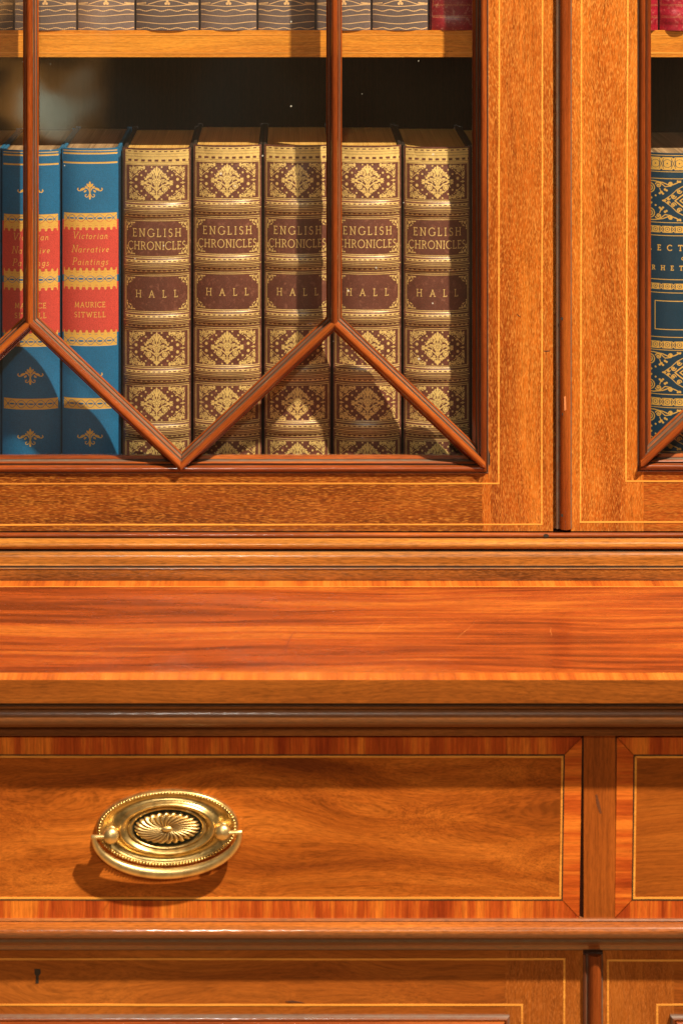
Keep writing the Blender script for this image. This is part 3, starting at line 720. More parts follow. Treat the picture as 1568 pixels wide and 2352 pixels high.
def fleuron(c, cx, cy, k=1.0):
    q = Canvas(c.w, c.h)
    def P(x, y): return (cx + x * k, cy - y * k)
    q = c
    for s in (1, -1):
        q.ell(*P(1.3 * s, 3.6), .8 * k, 1.7 * k, 38 * s); q.ell(*P(2.6 * s, 2.4), .6 * k, 1.3 * k, 55 * s)
        q.poly([P(.3 * s, -1), P(1.4 * s, 1.3), P(3.0 * s, 1.9), P(5.0 * s, 1.2), P(6.6 * s, -.2), P(8.2 * s, -.4), P(9.2 * s, .5), P(8.8 * s, 1.5)], .75 * k)
        q.ell(*P(5.4 * s, .9), 1.8 * k, .95 * k, 22 * s); q.ell(*P(3.5 * s, -.6), .7 * k, 1.2 * k, -50 * s)
        q.poly([P(.2 * s, -1.5), P(.8 * s, -4), P(2.2 * s, -5.2), P(3.4 * s, -4.6), P(3.4 * s, -3.4), P(2.5 * s, -3.2)], .6 * k)
    q.ell(*P(0, 4.4), .8 * k, 2.3 * k); q.ell(*P(0, .2), 1.0 * k, 2.4 * k); q.ell(*P(0, -5.3), .8 * k, 1.6 * k); q.seg(*P(0, 4), *P(0, -6), .8 * k)
    for s in (1, -1): q.seg(*P(.5 * s, 1.6), *P(.7 * s, -2.6), .25 * k, True)
BLUE_H = 281.0
def blue_art(W):
    c = Canvas(W, BLUE_H); x0, x1 = 1.4, W - 1.4; y = lambda d: (d - 336) * PX
    c.seg(x0, y(341), x1, y(341), .7); c.seg(x0, y(347.5), x1, y(347.5), 1.25); c.seg(x0, y(369), x1, y(369), 1.25)
    m = W / 2
    fleuron(c, m, y(432))
    g = Canvas(W, BLUE_H); scallop(g, x0, x1, y(508), 1, 5.4); chain(g, x0, x1, y(484.5), y(508)); c.paste(g, 0, 0)
    g = Canvas(W, BLUE_H); scallop(g, x0, x1, y(626), -1, 5.4); scallop(g, x0, x1, y(645), 1, 5.4); chain(g, x0, x1, y(625), y(646)); c.paste(g, 0, 0)
    g = Canvas(W, BLUE_H); scallop(g, x0, x1, y(768), -1, 5.0); chain(g, x0, x1, y(767), y(790)); c.paste(g, 0, 0)
    chain(c, x0, x1, y(910), y(935))
    fleuron(c, m, y(857)); fleuron(c, m, y(1000)); c.seg(x0, y(1078), x1, y(1078), 1.2); c.seg(x0, y(1100), x1, y(1100), 1.2)
    text(c, 'Victorian', m, y(543.5), 5.1, .42, .13, .2, width=26); text(c, 'Narrative', m, y(574.3), 5.1, .42, .13, .2, width=27.5); text(c, 'Paintings', m, y(603), 5.1, .42, .13, .2, width=26.5)
    text(c, 'MAURICE', m, y(700.5), 3.7, .44, .12, width=22.6); text(c, 'SITWELL', m, y(723.5), 3.7, .44, .12, width=23)
    H = c.a.shape[0]; base = np.zeros(H, np.float32)
    yy = (np.arange(H) + .5) / c.res
    red = ((yy > y(500.5)) & (yy < y(628))) | ((yy > y(643)) & (yy < y(760)))
    return c, red
def grey_art(W, Hm, seed):
    c = Canvas(W, Hm); rs = np.random.RandomState(seed); H = Hm
    n = 60; x = np.linspace(.6, W - .6, n)
    for k in range(int(Hm / 24) + 1):
        b = H - 1.5 - k * 24
        for dy, amp, per, ph, w, dot in ((0, .55, 12, .6, .5, 1), (-4.2, .75, W * .95, .25, .6, 0), (-9.9, .7, W * .95, .3, .6, 0), (-13.6, .6, 12, .1, .5, 1), (-17.2, .6, W * .95, .25, .6, 0)):
            yy = b + dy - amp * np.sin(2 * math.pi * (x / per + ph)); p = list(zip(x, yy))
            c.poly(p, w * .8)
            if dot:
                for q in p[::2]: c.disc(*q, .42)
        for s in (0, 1):
            x_ = W * .5; c.poly([(W * .2, b - 18.2), (W * .36, b - 20.5), (W * .5, b - 21.6), (W * .64, b - 20.5), (W * .8, b - 18.2), (W * .92, b - 18.6)], .5)
        for i in range(7): c.disc(W * .02 + i * 1.1, b - 18.6 - .1 * i, .5); c.disc(W * .98 - i * 1.1, b - 18.6 - .12 * i, .5)
        for dx, dy in ((-1.1, -18.7), (1.1, -18.7), (0, -20.4)): c.disc(W * .5 + dx, b + dy, 1.0)
    return c
def navy_art(W):
    c = Canvas(W, 281); m = W / 2; y = lambda d: (d - 344) * PX
    x0, x1 = .8, W - .8
    for d, w in ((349, .5), (387, .5), (403, .5), (505, .5), (535, .55), (637, .55), (667.7, .5), (770.8, .5), (800.7, .5), (903.6, .5), (934, .5), (1036, .5), (1066, .5)): c.seg(x0, y(d), x1, y(d), w)
    def lace(d0, d1):
        a, b = y(d0), y(d1); c.rect(x0, a, x1, b); cy = (a + b) / 2; h = (b - a) / 2; n = 7
        for i in range(n + 1):
            x = m + (i - n / 2) * 8.6
            c.ring(x, cy, h * .62, .34, True); c.disc(x, cy, .5, True)
            for s in (-1, 1):
                c.poly([(x + 4.3, cy), (x + 4.3 + s * 1.6, cy - h * .8)], .34, True); c.poly([(x + 4.3, cy), (x + 4.3 + s * 1.6, cy + h * .8)], .34, True)
                c.ell(x + s * 2.9, cy, .35, h * .5, 0, True)
                c.disc(x + 4.3, cy + s * h, .8, True)
        c.seg(x0, cy - h, x1, cy - h, .2, True)
    lace(353, 383); lace(512.5, 528.5); lace(646, 660); lace(780, 797); lace(912, 930); lace(1044, 1060)
    def panel(d0, d1):
        a, b = y(d0), y(d1); q = Canvas(W, b - a); h = q.h
        for X_, Y_, r, an, t, hd in ((5.2, 6.2, 4.0, 90, 2.1, -1), (11.6, 4.4, 2.3, 200, 1.4, 1), (20.5, 3.2, 1.5, 160, 1.2, 1)): q.spiral(X_, Y_, r, an, t, .8, hd)
        q.poly([(1, 1.4), (8, 1.2), (15, 2.4), (20, 4.6), (24, 3), (27.5, 1.0)], .8); q.poly([(13, 2.4), (16.5, 5.5), (20.8, 4.8)], .7)
        for X_, Y_, rr_ in ((13.8, 9.6, 1.0), (12.6, 10.6, .8), (15.0, 10.8, .8), (16.4, 7.6, .9), (17.6, 8.3, .8), (5.2, 13.4, 1.0), (6.3, 14.2, .8), (4.2, 14.4, .8), (27.0, 1.6, .9), (25.4, 1.2, .7), (9.6, 12.4, .7)): q.disc(X_, Y_, rr_)
        q.poly([(12.6, 6.8), (13.4, 9.0)], .6); q.poly([(4.6, 10.2), (5.2, 13)], .6); q.mirror(True, True); c.paste(q, 0, a)
        cy = (a + b) / 2; q = Canvas(W, 281)
        for s in (1, -1):
            for t in (1, -1):
                q.spiral(m + s * 8.6, cy + t * 3.2, 1.9, 180 if s > 0 else 0, 1.3, .7, s * t); q.spiral(m + s * 4.6, cy + t * 7.2, 1.9, 180 if s > 0 else 0, 1.3, .7, s * t)
                q.spiral(m + s * 12.2, cy + t * 1.6, 1.3, 180 if s > 0 else 0, 1.2, .6, s * t)
                q.poly([(m + s * 15.8, cy), (m + s * 10, cy + t * 4.5), (m + s * 6, cy + t * 8.6), (m, cy + t * 12)], .55)
                q.poly([(m + s * 7.5, cy), (m + s * 4, cy + t * 3), (m, cy + t * 6)], .9); q.poly([(m + s * 4, cy), (m, cy + t * 3)], .8)
            q.ell(m + s * 15.2, cy, 1.6, .7)
        q.disc(m, cy, 1.4); c.paste(q, 0, 0)
    panel(405, 503); panel(803, 902); panel(936, 1034)
    text(c, 'LECTURES', m, y(569.3), 3.9, .7, .9, width=53.5); text(c, 'ON', m, y(591), 2.0, .5, .5, width=5.6); text(c, 'RHETORIC', m, y(615), 3.2, .6, .9, width=48)
    for a, b in (((9.2, 687), (W - 9.2, 687)), ((9.2, 753), (W - 9.2, 753))): c.seg(a[0], y(a[1]), b[0], y(b[1]), .6)
    for x in (9.2, W - 9.2): c.seg(x, y(687), x, y(753), .6)
    return c
def red_art(W, Hm, seed):
    c = Canvas(W, Hm); rs = np.random.RandomState(seed)
    for k in range(8):
        b = Hm - 10 - k * 40
        for dy in (0, 1.1, 9, 10): c.seg(.8, b - dy, W - .8, b - dy, .28)
        for x in (1.2, W - 1.2): c.seg(x, b - 10, x, b - 40, .3)
        for X_ in (W * .3, W * .7): c.spiral(X_, b - 17, 2.2, 0, 1.5, .4, 1); c.spiral(X_, b - 23, 1.4, 90, 1.5, .4, -1)
    c.a *= (rs.rand(*c.a.shape) > .35).astype(np.float32) * .8
    return c

def spine_mat(name, cv, base, rough=.42, gold=(.84, .52, .15), goldmetal=.35, grain=.5, gscale=1500, red=None, redcol=None, wear=0.3, wear_sheen_col=None, coat=.25, sheen=None, var=.5):
    H, W = cv.a.shape
    img = bpy.data.images.new(name + '_tooling', W, H, alpha=True, float_buffer=False)
    px = np.zeros((H, W, 4), np.float32); px[..., 0] = cv.a; px[..., 3] = 1
    if red is not None: px[..., 1] = red[:, None]
    img.colorspace_settings.name = 'Non-Color'; img.pixels.foreach_set(px[::-1].ravel()); img.pack()
    m, nt, b = newmat(name); tc = N(nt, 'ShaderNodeTexCoord')
    ti = N(nt, 'ShaderNodeTexImage'); ti.image = img; ti.extension = 'EXTEND'; nt.links.new(tc.outputs['UV'], ti.inputs[0])
    sp = N(nt, 'ShaderNodeSeparateColor'); nt.links.new(ti.outputs['Color'], sp.inputs[0])
    oi = N(nt, 'ShaderNodeObjectInfo')
    rv = N(nt, 'ShaderNodeCombineXYZ'); rm = mth(nt, 'MULTIPLY', oi.outputs['Random'], 37.0)
    for i in range(3): nt.links.new(rm, rv.inputs[i])
    ad = N(nt, 'ShaderNodeVectorMath', operation='ADD'); nt.links.new(tc.outputs['Object'], ad.inputs[0]); nt.links.new(rv.outputs[0], ad.inputs[1]); vec = ad.outputs[0]
    n1 = noise(nt, vec, g3(gscale), (0, 0, 0), 3, .65, .5); n2 = noise(nt, vec, g3(38), (0, 0, 0), 4, .6); n3 = noise(nt, vec, g3(300), (0, 0, 0), 4, .7)
    c = mix(nt, n2, tuple(v * (1 - var) for v in base), tuple(min(1, v * (1 + var)) for v in base))
    if red is not None:
        rc = mix(nt, n2, tuple(v * .85 for v in redcol), tuple(min(1, v * 1.1) for v in redcol)); c = mix(nt, sp.outputs[1], c, rc)
    c = mix(nt, 1.0, c, ramp(nt, n1, [(.3, g3(.72)), (.7, g3(1.2))]), 'MULTIPLY')
    if wear_sheen_col:
        c = mix(nt, mth(nt, 'MULTIPLY', ramp(nt, n3, [(.54, g3(0)), (.70, g3(1))]), .6), c, wear_sheen_col)
    gm = mth(nt, 'MULTIPLY', sp.outputs[0], ramp(nt, n3, [(.28, g3(1 - wear)), (.5, g3(1))]))
    gc = mix(nt, n2, tuple(v * .8 for v in gold), tuple(min(1, v * 1.15) for v in gold))
    c = mix(nt, gm, c, gc)
    tone = mth(nt, 'ADD', .86, mth(nt, 'MULTIPLY', oi.outputs['Random'], .24)); tv = N(nt, 'ShaderNodeCombineColor')
    for i in range(3): nt.links.new(tone, tv.inputs[i])
    c = mix(nt, 1.0, c, tv.outputs[0], 'MULTIPLY'); nt.links.new(c, b.inputs['Base Color'])
    nt.links.new(mth(nt, 'MULTIPLY', gm, goldmetal), b.inputs['Metallic'])
    nt.links.new(mth(nt, 'ADD', rough - .1, mth(nt, 'MULTIPLY', n3, .2)), b.inputs['Roughness'])
    b.inputs['Coat Weight'].default_value = coat; b.inputs['Coat Roughness'].default_value = .34
    bp = N(nt, 'ShaderNodeBump'); bp.inputs['Strength'].default_value = grain; bp.inputs['Distance'].default_value = .00025
    h = mth(nt, 'SUBTRACT', n1, mth(nt, 'MULTIPLY', sp.outputs[0], .5)); nt.links.new(h, bp.inputs['Height']); nt.links.new(bp.outputs[0], b.inputs['Normal'])
    return m

M['brown_spine'] = spine_mat('brown_tooled_leather', brown_art(), (.155, .054, .038), .34, wear=.3, wear_sheen_col=(.36, .15, .10), coat=.45, gold=(1.0, .66, .24), goldmetal=.15)  # wear tint also paints the pale sheen of the leather into the colour
ba, bred = blue_art(44.0)
M['blue_spine'] = spine_mat('blue_and_red_spine', ba, (.010, .155, .36), .5, red=bred, redcol=(.66, .075, .058), gold=(.88, .52, .11), goldmetal=.15, wear=.1, grain=.7, gscale=1300, coat=.12, var=.25)
M['navy_spine'] = spine_mat('navy_gilt_spine', navy_art(62.0), (.006, .042, .085), .35, gold=(.85, .50, .11), goldmetal=.2, wear=.05, grain=.3, gscale=1300, coat=.6, var=.2)

# ------------------------------------------------------------------ books
def book(name, label, group, x0, x1, Yf, bulge, z_bot, z_top, depth, spine_m, board_m, page_m, bands=(), band_h=.0016, rounding=2.3, lip=.003, jx=.0018, headcap=.0, tilt=0):
    """x0..x1: outer width of the volume in metres at the shelf; the spine is a rounded sheet, boards and leaves are separate"""
    xc = (x0 + x1) / 2; root = empty(name, (xc, Yf + depth / 2, z_bot), label, 'book', group)
    s0, s1 = x0 + jx, x1 - jx; W = s1 - s0; H = z_top - z_bot
    nu = 28; zs = [0.0]; z = 0
    bs = sorted(bands); step = .006
    pts = set(float(q) for q in np.round(np.arange(0, H - .004, .02), 5)) | {H}
    for b in bs:
        for k in range(-8, 9): pts.add(round(H - b + k * .0009, 5))
    pts = sorted(p for p in pts if 0 <= p <= H)
    us = []; prev = None; L = 0
    for i in range(nu + 1):
        s = -1 + 2 * i / nu; s = math.copysign(abs(s) ** .8, s)
        p = (xc + s * W / 2, Yf + bulge * abs(s) ** rounding)
        if prev: L += math.hypot(p[0] - prev[0], p[1] - prev[1])
        us.append((p[0], p[1], L, s)); prev = p
    v = []; uv = []
    def bandoff(zz):
        o = 0
        for b in bs:
            d = abs(zz - (H - b)) / .0058
            if d < 1: o = max(o, band_h * (1 - d ** 2.6))
        return o
    th = .0014
    for inner in (0, 1):
        for zz in pts:
            for (x, y, l, s) in us:
                o = bandoff(zz) * (1 - abs(s) ** 6 * .6)
                hc = headcap * (1 - abs(s) ** 2) * max(0, 1 - (H - zz) / .006)
                v.append((x if not inner else xc + (x - xc) * .965, (y - o + hc) if not inner else y + th, z_bot + zz)); uv.append((l / L, zz / H))
    nz = len(pts); m = nu + 1; f = []; off = nz * m
    for j in range(nz - 1):
        for i in range(nu):
            a = j * m + i; f.append((a, a + 1, a + m + 1, a + m)); a += off; f.append((a, a + m, a + m + 1, a + 1))
        for i in (0, nu):
            a = j * m + i; f.append((a, a + m, a + m + off, a + off))
    for j in (0, nz - 1):
        for i in range(nu):
            a = j * m + i; f.append((a, a + 1, a + 1 + off, a + off))
    mesh_obj('spine', v, f, spine_m, root, uv, smooth=55)
    yb = Yf + bulge + .004; bt = .0026
    for xa, xb in ((x0 + .0001, x0 + .0001 + bt), (x1 - .0001 - bt, x1 - .0001)):
        box('cover_board', xa, xb, yb, Yf + depth, z_bot, z_top - .0004, board_m, root, .0006)
    # text block with rounded back
    pl, pr = x0 + bt + .0004, x1 - bt - .0004; zt = z_top - lip
    pp = [(pl, Yf + depth - .004), (pr, Yf + depth - .004)]
    for i in range(11):
        s = 1 - 2 * i / 10; pp.append((xc + s * (pr - pl) / 2 * .99, Yf + th + .0012 + bulge * abs(s) ** rounding))
    n = len(pp); vv = [(x, y, z_bot + .003) for x, y in pp] + [(x, y, zt) for x, y in pp]
    ff = [tuple(range(n)), tuple(range(2 * n - 1, n - 1, -1))] + [(i, (i + 1) % n, n + (i + 1) % n, n + i) for i in range(n)]
    mesh_obj('page_block', vv, ff, page_m, root)
    return root
YS = .034   # plane of the spine shoulders
fb = lambda x: fx(x, YS)
BZ = FLZ + .0003
brown_lbl = [
 ('brown leather volume of the chronicles beside the blue books, leftmost of the brown set', 281.5, 441.5, 336),
 ('brown leather volume of the chronicles standing above the V of the glazing bars', 441.8, 603.5, 329),
 ('brown leather volume of the chronicles half in the shadow of the right upright glazing bar', 604, 762, 329),
 ('brown leather volume of the chronicles just right of the upright glazing bar', 762.4, 923.5, 330),
 ('brown leather volume of the chronicles shaded along its right edge by the door frame', 923.8, 1081.5, 333),
]
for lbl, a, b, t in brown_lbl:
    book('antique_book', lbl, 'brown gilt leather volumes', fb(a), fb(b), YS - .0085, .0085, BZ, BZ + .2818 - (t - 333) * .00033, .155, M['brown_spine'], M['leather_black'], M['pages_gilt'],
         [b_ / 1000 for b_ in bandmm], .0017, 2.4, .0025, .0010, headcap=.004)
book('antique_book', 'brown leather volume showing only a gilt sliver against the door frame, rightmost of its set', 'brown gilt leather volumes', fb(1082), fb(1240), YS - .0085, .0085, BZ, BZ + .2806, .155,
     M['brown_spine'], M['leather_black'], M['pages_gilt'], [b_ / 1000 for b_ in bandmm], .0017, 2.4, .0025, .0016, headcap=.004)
for lbl, a, b, t, yo in (('blue and red narrative paintings volume directly left of the brown volumes', 141, 275.5, 336, 0),
                     ('blue and red narrative paintings volume crossed by the left upright glazing bar', 3, 140.6, 340, .004),
                     ('blue and red narrative paintings volume cut off at the left edge of the picture', -135, 2.6, 340, .004)):
    book('art_book', lbl, 'blue and red cloth volumes', fb(a), fb(b), YS - .006 + .001, .006, BZ, BZ + .2806 - (t - 336) * .00033, .150, M['blue_spine'], M['cloth_blue'], M['pages_tan'], (), 0, 2.6, .0012, .0010)
book('rhetoric_book', 'navy blue gilt lectures volume behind the right hand door', None, fb(1473), fb(1664), YS - .010, .010, BZ, BZ + .2775, .16, M['navy_spine'], M['cloth_navy'], M['pages_tan'], (), 0, 2.6, .0015, .0012)
book('rhetoric_book', 'plain navy volume out beyond the lectures volume at the right', None, fb(1665), fb(1840), YS - .009, .009, BZ, BZ + .270, .16, M['cloth_navy'], M['cloth_navy'], M['pages_tan'], (), 0, 2.6, .0015, .0012)
# upper shelf
SZ = sz1 + .0003; gb = [-103, 33, 178, 311.5, 459, 591.5, 725, 853, 984]
glb = ['grey wave patterned volume cut off at the left edge above the shelf', 'grey wave patterned volume behind the left upright glazing bar', 'grey wave patterned volume, second to the right of the left glazing bar',
       'dark grey wave patterned volume above the leftmost brown book', 'grey wave patterned volume above the V of the glazing bars', 'grey wave patterned volume left of the shaded one on the upper shelf',
       'grey wave patterned volume behind the right upright glazing bar', 'grey wave patterned volume beside the dark red leather book']
for i, lbl in enumerate(glb):
    a, b = gb[i], gb[i + 1]; Wmm = (b - a) * .3285; gH = .235
    g = [.062, .09, .11, .075, .095, .09, .10, .085][i]
    mt = spine_mat('grey_wave_cloth_%d' % i, grey_art(Wmm, gH * 1000, i), (g * 1.6, g * 1.15, g * 1.1), .55, gold=(.95, .56, .26), goldmetal=.2, wear=.15, grain=.5, gscale=1300, coat=.08, var=.45)
    book('patterned_book', lbl, 'grey wave patterned volumes', fb(a + .4), fb(b - .4), YS - .0042 + (i % 3) * .0005, .0038, SZ, SZ + gH, .15, mt, M['cloth_grey'], M['pages_tan'], (), 0, 2.8, .0015, .0006)
mt = spine_mat('red_worn_leather', red_art(33, 235, 3), (.25, .013, .022), .4, gold=(.75, .42, .14), wear=.5, wear_sheen_col=(.55, .30, .22), grain=.8, gscale=700, coat=.4)
book('leather_book', 'dark red leather book in the shadow beside the frame of the left door', 'old red leather books', fb(988), fb(1097), YS - .004, .004, SZ, SZ + .23, .15, mt, M['leather_red'], M['pages_tan'], [.225], .0008, 2.6, .002, .001)
for k, (a, b, l) in enumerate(((1448, 1511.5, 'thin crimson leather book next to the edge of the right door'), (1512, 1592, 'crimson leather book with cracked spine at the right edge above the navy book'), (1593, 1680, 'crimson leather book beyond the right edge of the picture'))):
    mt = spine_mat('crimson_leather_%d' % k, red_art(24, 235, 10 + k), (.40, .012, .035), .35, gold=(.75, .42, .16), wear=.5, wear_sheen_col=(.60, .25, .2), grain=.8, gscale=600, coat=.5)
    book('leather_book', l, 'old red leather books', fb(a), fb(b), YS - .006, .006, SZ, SZ + .23, .15, mt, M['leather_red'], M['pages_tan'], [.1 + .03 * j for j in range(5)], .0008, 2.2, .002, .0006)

# ================================================================== THE DRAWER CABINET
cab = empty('drawer_cabinet', (X(1290), -.1, .25), 'mahogany cabinet with crossbanded drawers below the bookcase', 'cabinet')
YF = -.242                     # front edge of the countertop
zt = CTZ
def top_piece(name, y0, y1, z1, mat, t=.001):
    return box(name, BX0 - .03, BX1 + .03, y0, y1, z1 - t, z1, mat, cab)
yb_rear = -.0170; 
def Yat(y): return CY + (ZC - zt) * F / (y - VY)     # depth of a point seen on the countertop
box('countertop', BX0 - .03, BX1 + .03, YF, .30, zt - .0142, zt - .0004, M['edge'], cab, .0006)
y_a, y_b = Yat(1347.3), Yat(1545)
box('crossbanding', BX0 - .03, BX1 + .03, y_a + .0004, -.010, zt - .0008, zt, M['bandy'], cab)
box('stringing', BX0 - .03, BX1 + .03, y_a - .0006, y_a + .0004, zt - .0008, zt + .00005, M['string'], cab)
box('veneer_panel', BX0 - .03, BX1 + .03, y_b, y_a - .0006, zt - .0008, zt, M['top'], cab)
box('crossbanding', BX0 - .03, BX1 + .03, YF + .0004, y_b, zt - .0008, zt, M['bandy'], cab)
# curved scratch in the polish
def ribbon(name, pts, wd, mat, parent, z):
    v = []; f = []
    for i, (x, y) in enumerate(pts):
        w_ = wd * math.sin(math.pi * (i + .4) / len(pts)); v += [(x - w_, y, z), (x + w_, y, z)]
        if i: k = 2 * i; f.append((k - 2, k - 1, k + 1, k))
    mesh_obj(name, v, f, mat, parent)
sc = []
for x, y in ((682, 1446), (672, 1456), (665, 1468), (660, 1480), (656.5, 1492), (655, 1504)):
    Yp = Yat(y); sc.append((fx(x, Yp), Yp))
ribbon('scratch', sc, .0004, simple('scratch_dark', (.16, .02, .008), .5), cab, zt + .0001)

lightscr = simple('polish_scratch', (.60, .20, .05), .4)
for (xa, ya, xb, yb_) in ((885, 1426, 860, 1452), (1262, 1440, 1267, 1462), (1090, 1431, 1045, 1470), (205, 1384, 214, 1391), (520, 1402, 545, 1404), (430, 1500, 455, 1497)):
    Ya_, Yb_ = Yat(ya), Yat(yb_); k = 6
    ribbon('scratch', [(fx(xa + (xb - xa) * i / k, Ya_ + (Yb_ - Ya_) * i / k) + random.uniform(-.0004, .0004), Ya_ + (Yb_ - Ya_) * i / k) for i in range(k + 1)], .00014, lightscr, cab, zt + .0001)
# moulding under the countertop
c0 = lambda y, Y: fz(y, Y)
um = [(-.19, zt - .0143, 1), (-.2405, zt - .0143, .5), (-.2365, zt - .0154, 1.0), (-.2362, zt - .0182, .6), (-.2378, zt - .0186, .1), (-.2378, zt - .0198, .1)]
for i in range(9):
    a = R(80 - i * 20); um.append((-.2325 - .0050 * math.cos(a), zt - .0262 + .0062 * math.sin(a), .25))
um += [(-.2300, zt - .0328, .8), (-.2280, zt - .0352, .1), (-.2230, zt - .0368, .3), (-.2202, zt - .0376, .9), (-.2212, zt - .0382, .1), (-.2214, zt - .0430, .05), (-.2204, zt - .0435, .4), (-.19, zt - .0435, .8)]
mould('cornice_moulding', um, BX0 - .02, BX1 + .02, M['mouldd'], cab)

YD = -.2154
D_ = lambda x, y: (fx(x, YD), fz(y, YD))
zdt, zdb = fz(1691, YD), fz(2110, YD)
# carcass front
box('carcass', BX0, BX1, YD + .003, .29, fz(2700, YD), zt - .0145, M['dark'], cab)
box('divider', fx(1340.5, YD), fx(1411, YD), YD - .0001, YD + .004, fz(2113, YD), zt - .0434, M['divider'], cab, .0003)
box('side_stile', fx(3170, YD), BX1, YD - .0001, YD + .004, fz(2113, YD), zt - .0434, M['divider'], cab)
box('side_stile', BX0, fx(-590, YD), YD - .0001, YD + .004, fz(2113, YD), zt - .0434, M['divider'], cab)
prism('bruise', [(fx(a, YD), fz(b, YD)) for a, b in ((1366, 1826), (1370, 1824), (1375, 1842), (1381, 1868), (1376, 1868), (1369, 1848))], YD - .0002, YD + .001, simple('bruise_dark', (.15, .04, .008), .6), cab)

def drawer(xl, xr, yt, yb, bw, mat, lbl, skew=0, bwr=None):
    d = bpy.data.objects.new('drawer', None); link(d, cab); d['label'] = lbl; d.empty_display_size = .01
    bwr = bwr or bw
    O = [D_(xl, yt), D_(xr, yt), D_(xr + skew, yb), D_(xl + (skew if xl > 0 else 0), yb)]
    I = [D_(xl + bw, yt + 39), D_(xr - bwr, yt + 39), D_(xr - bwr + skew * .8, yb - 40), D_(xl + bw + (skew * .8 if xl > 0 else 0), yb - 40)]
    Y0, Y1 = YD - .0004, YD + .0028
    prism('crossbanding', [O[0], O[1], I[1], I[0]], Y0, Y1, M['bandx'], d, .0002)
    prism('crossbanding', [O[1], O[2], I[2], I[1]], Y0, Y1, M['bandz'], d, .0002)
    prism('crossbanding', [O[2], O[3], I[3], I[2]], Y0, Y1, M['bandx'], d, .0002)
    prism('crossbanding', [O[3], O[0], I[0], I[3]], Y0, Y1, M['bandz'], d, .0002)
    prism('drawer_front', I, Y0 + .0002, Y1, mat, d, .0001)
    e = .0006
    k = [(I[0][0], I[0][1]), (I[1][0], I[1][1]), (I[2][0], I[2][1]), (I[3][0], I[3][1])]
    def inset(q): 
        return [(k[0][0] + q, k[0][1] - q), (k[1][0] - q, k[1][1] - q), (k[2][0] - q, k[2][1] + q), (k[3][0] + q, k[3][1] + q), (k[0][0] + q, k[0][1] - q)]
    stringline(d, inset(.0003), Y0 - .0001, .0009, M['ebony']); stringline(d, inset(.0015), Y0 - .0001, .0013, M['string'])
    return d
drawer(-580, 1334.5, 1693.5, 2107.5, 39, M['field'], 'left drawer with an oval brass handle', -6)
drawer(1416.5, 3160, 1694, 2107.5, 37, M['field2'], 'right drawer, mostly outside the picture', -5)
# dark reveals round the drawers are the real gaps of the carcass

# waist moulding (torus) below the drawers
wm = [(-.19, fz(2111, -.217), .8), (-.2175, fz(2111, -.2175), .2), (-.2185, fz(2115.5, -.2185), .1), (-.2170, fz(2119, -.217), 1.0), (-.2175, fz(2122, -.2175), .9), (-.2205, fz(2123.5, -.2205), .3)]
zc_ = fz(2141, -.226)
for i in range(13):
    a = R(95 - i * 16); wm.append((-.2225 - .0062 * math.cos(a), zc_ + .0050 * math.sin(a), .25 if 5 < i < 9 else 0))
wm += [(-.2215, fz(2163, -.222), 1.0), (-.2190, fz(2168, -.219), .4), (-.2165, fz(2173, -.2165), .2), (-.2160, fz(2179, -.216), .2), (-.2150, fz(2182, -.215), .8), (-.19, fz(2182, -.215), .8)]
mould('waist_moulding', wm, BX0 - .01, BX1 + .01, M['torus'], cab)

# lower cupboard doors
YL = -.2140; E_ = lambda x, y: (fx(x, YL), fz(y, YL))
def lower_door(xl, xr, ojl, ojr, lbl, side):
    d = bpy.data.objects.new('cupboard_door', None); link(d, cab); d['label'] = lbl; d.empty_display_size = .01
    yb = 2700; pb = 2330
    box('rail', fx(ojl, YL) + .0002, fx(ojr, YL) - .0002, YL + .0001, YL + .016, fz(2334, YL), fz(2183.5, YL), M['lower'], d, .0002)
    box('stile', fx(xl, YL), fx(ojl, YL), YL, YL + .016, fz(yb, YL), fz(2183.5, YL), M['lowerv'], d, .0002)
    box('stile', fx(ojr, YL), fx(xr, YL), YL, YL + .016, fz(yb, YL), fz(2183.5, YL), M['lowerv'], d, .0002)
    box('door_panel', fx(ojl, YL) + .0002, fx(ojr, YL) - .0002, YL + .004, YL + .016, fz(yb, YL), fz(2334.5, YL), M['lower'], d)
    pr = [(-.0002, .004, .6), (-.0002, -.0022, .8), (.0008, -.0034, .6), (.0022, -.0038, .0), (.0030, -.0030, .9)] + \
         [(.0052 - .0022 * math.cos(R(a)), -.0030 - .0028 * math.sin(R(a)), 0) for a in range(0, 181, 30)] + [(.0082, .0, .8), (.0100, .004, .4)]
    pr = [(a, b + YL, g) for a, b, g in pr]
    oo = 8
    cs = [E_(ojr + oo, 2330), E_(ojl - oo, 2330), E_(ojl - oo, 2700), E_(ojr + oo, 2700)]
    e = lambda o: o
    for i in range(2): sweep('panel_moulding', cs[i], cs[i + 1], pr, e, e if i < 1 else (lambda o: 0), M['mould'], d)
    sweep('panel_moulding', cs[3], cs[0], pr, lambda o: 0, e, M['mould'], d)
    stringline(d, [E_(xl + 42, 2700), E_(xl + 42, 2203), E_(xr - 42, 2203), E_(xr - 42, 2700)] if side else [E_(xl + 11, 2700), E_(xl + 11, 2206), E_(xr - 42, 2206)], YL - .00015, .0013)
    stringline(d, [E_(ojl - 38, 2700), E_(ojl - 38, 2308), E_(ojr + 38, 2308), E_(ojr + 38, 2700)], YL - .00015, .0013)
    return d
ld = lower_door(-580, 1337, -460, 1160, 'left cupboard door with the keyhole at the bottom edge of the picture', True)
lower_door(1384, 3180, 1546, 3020, 'right cupboard door beside the upright bead, at the lower right corner', False)
kx, kz = E_(85.5, 2243)
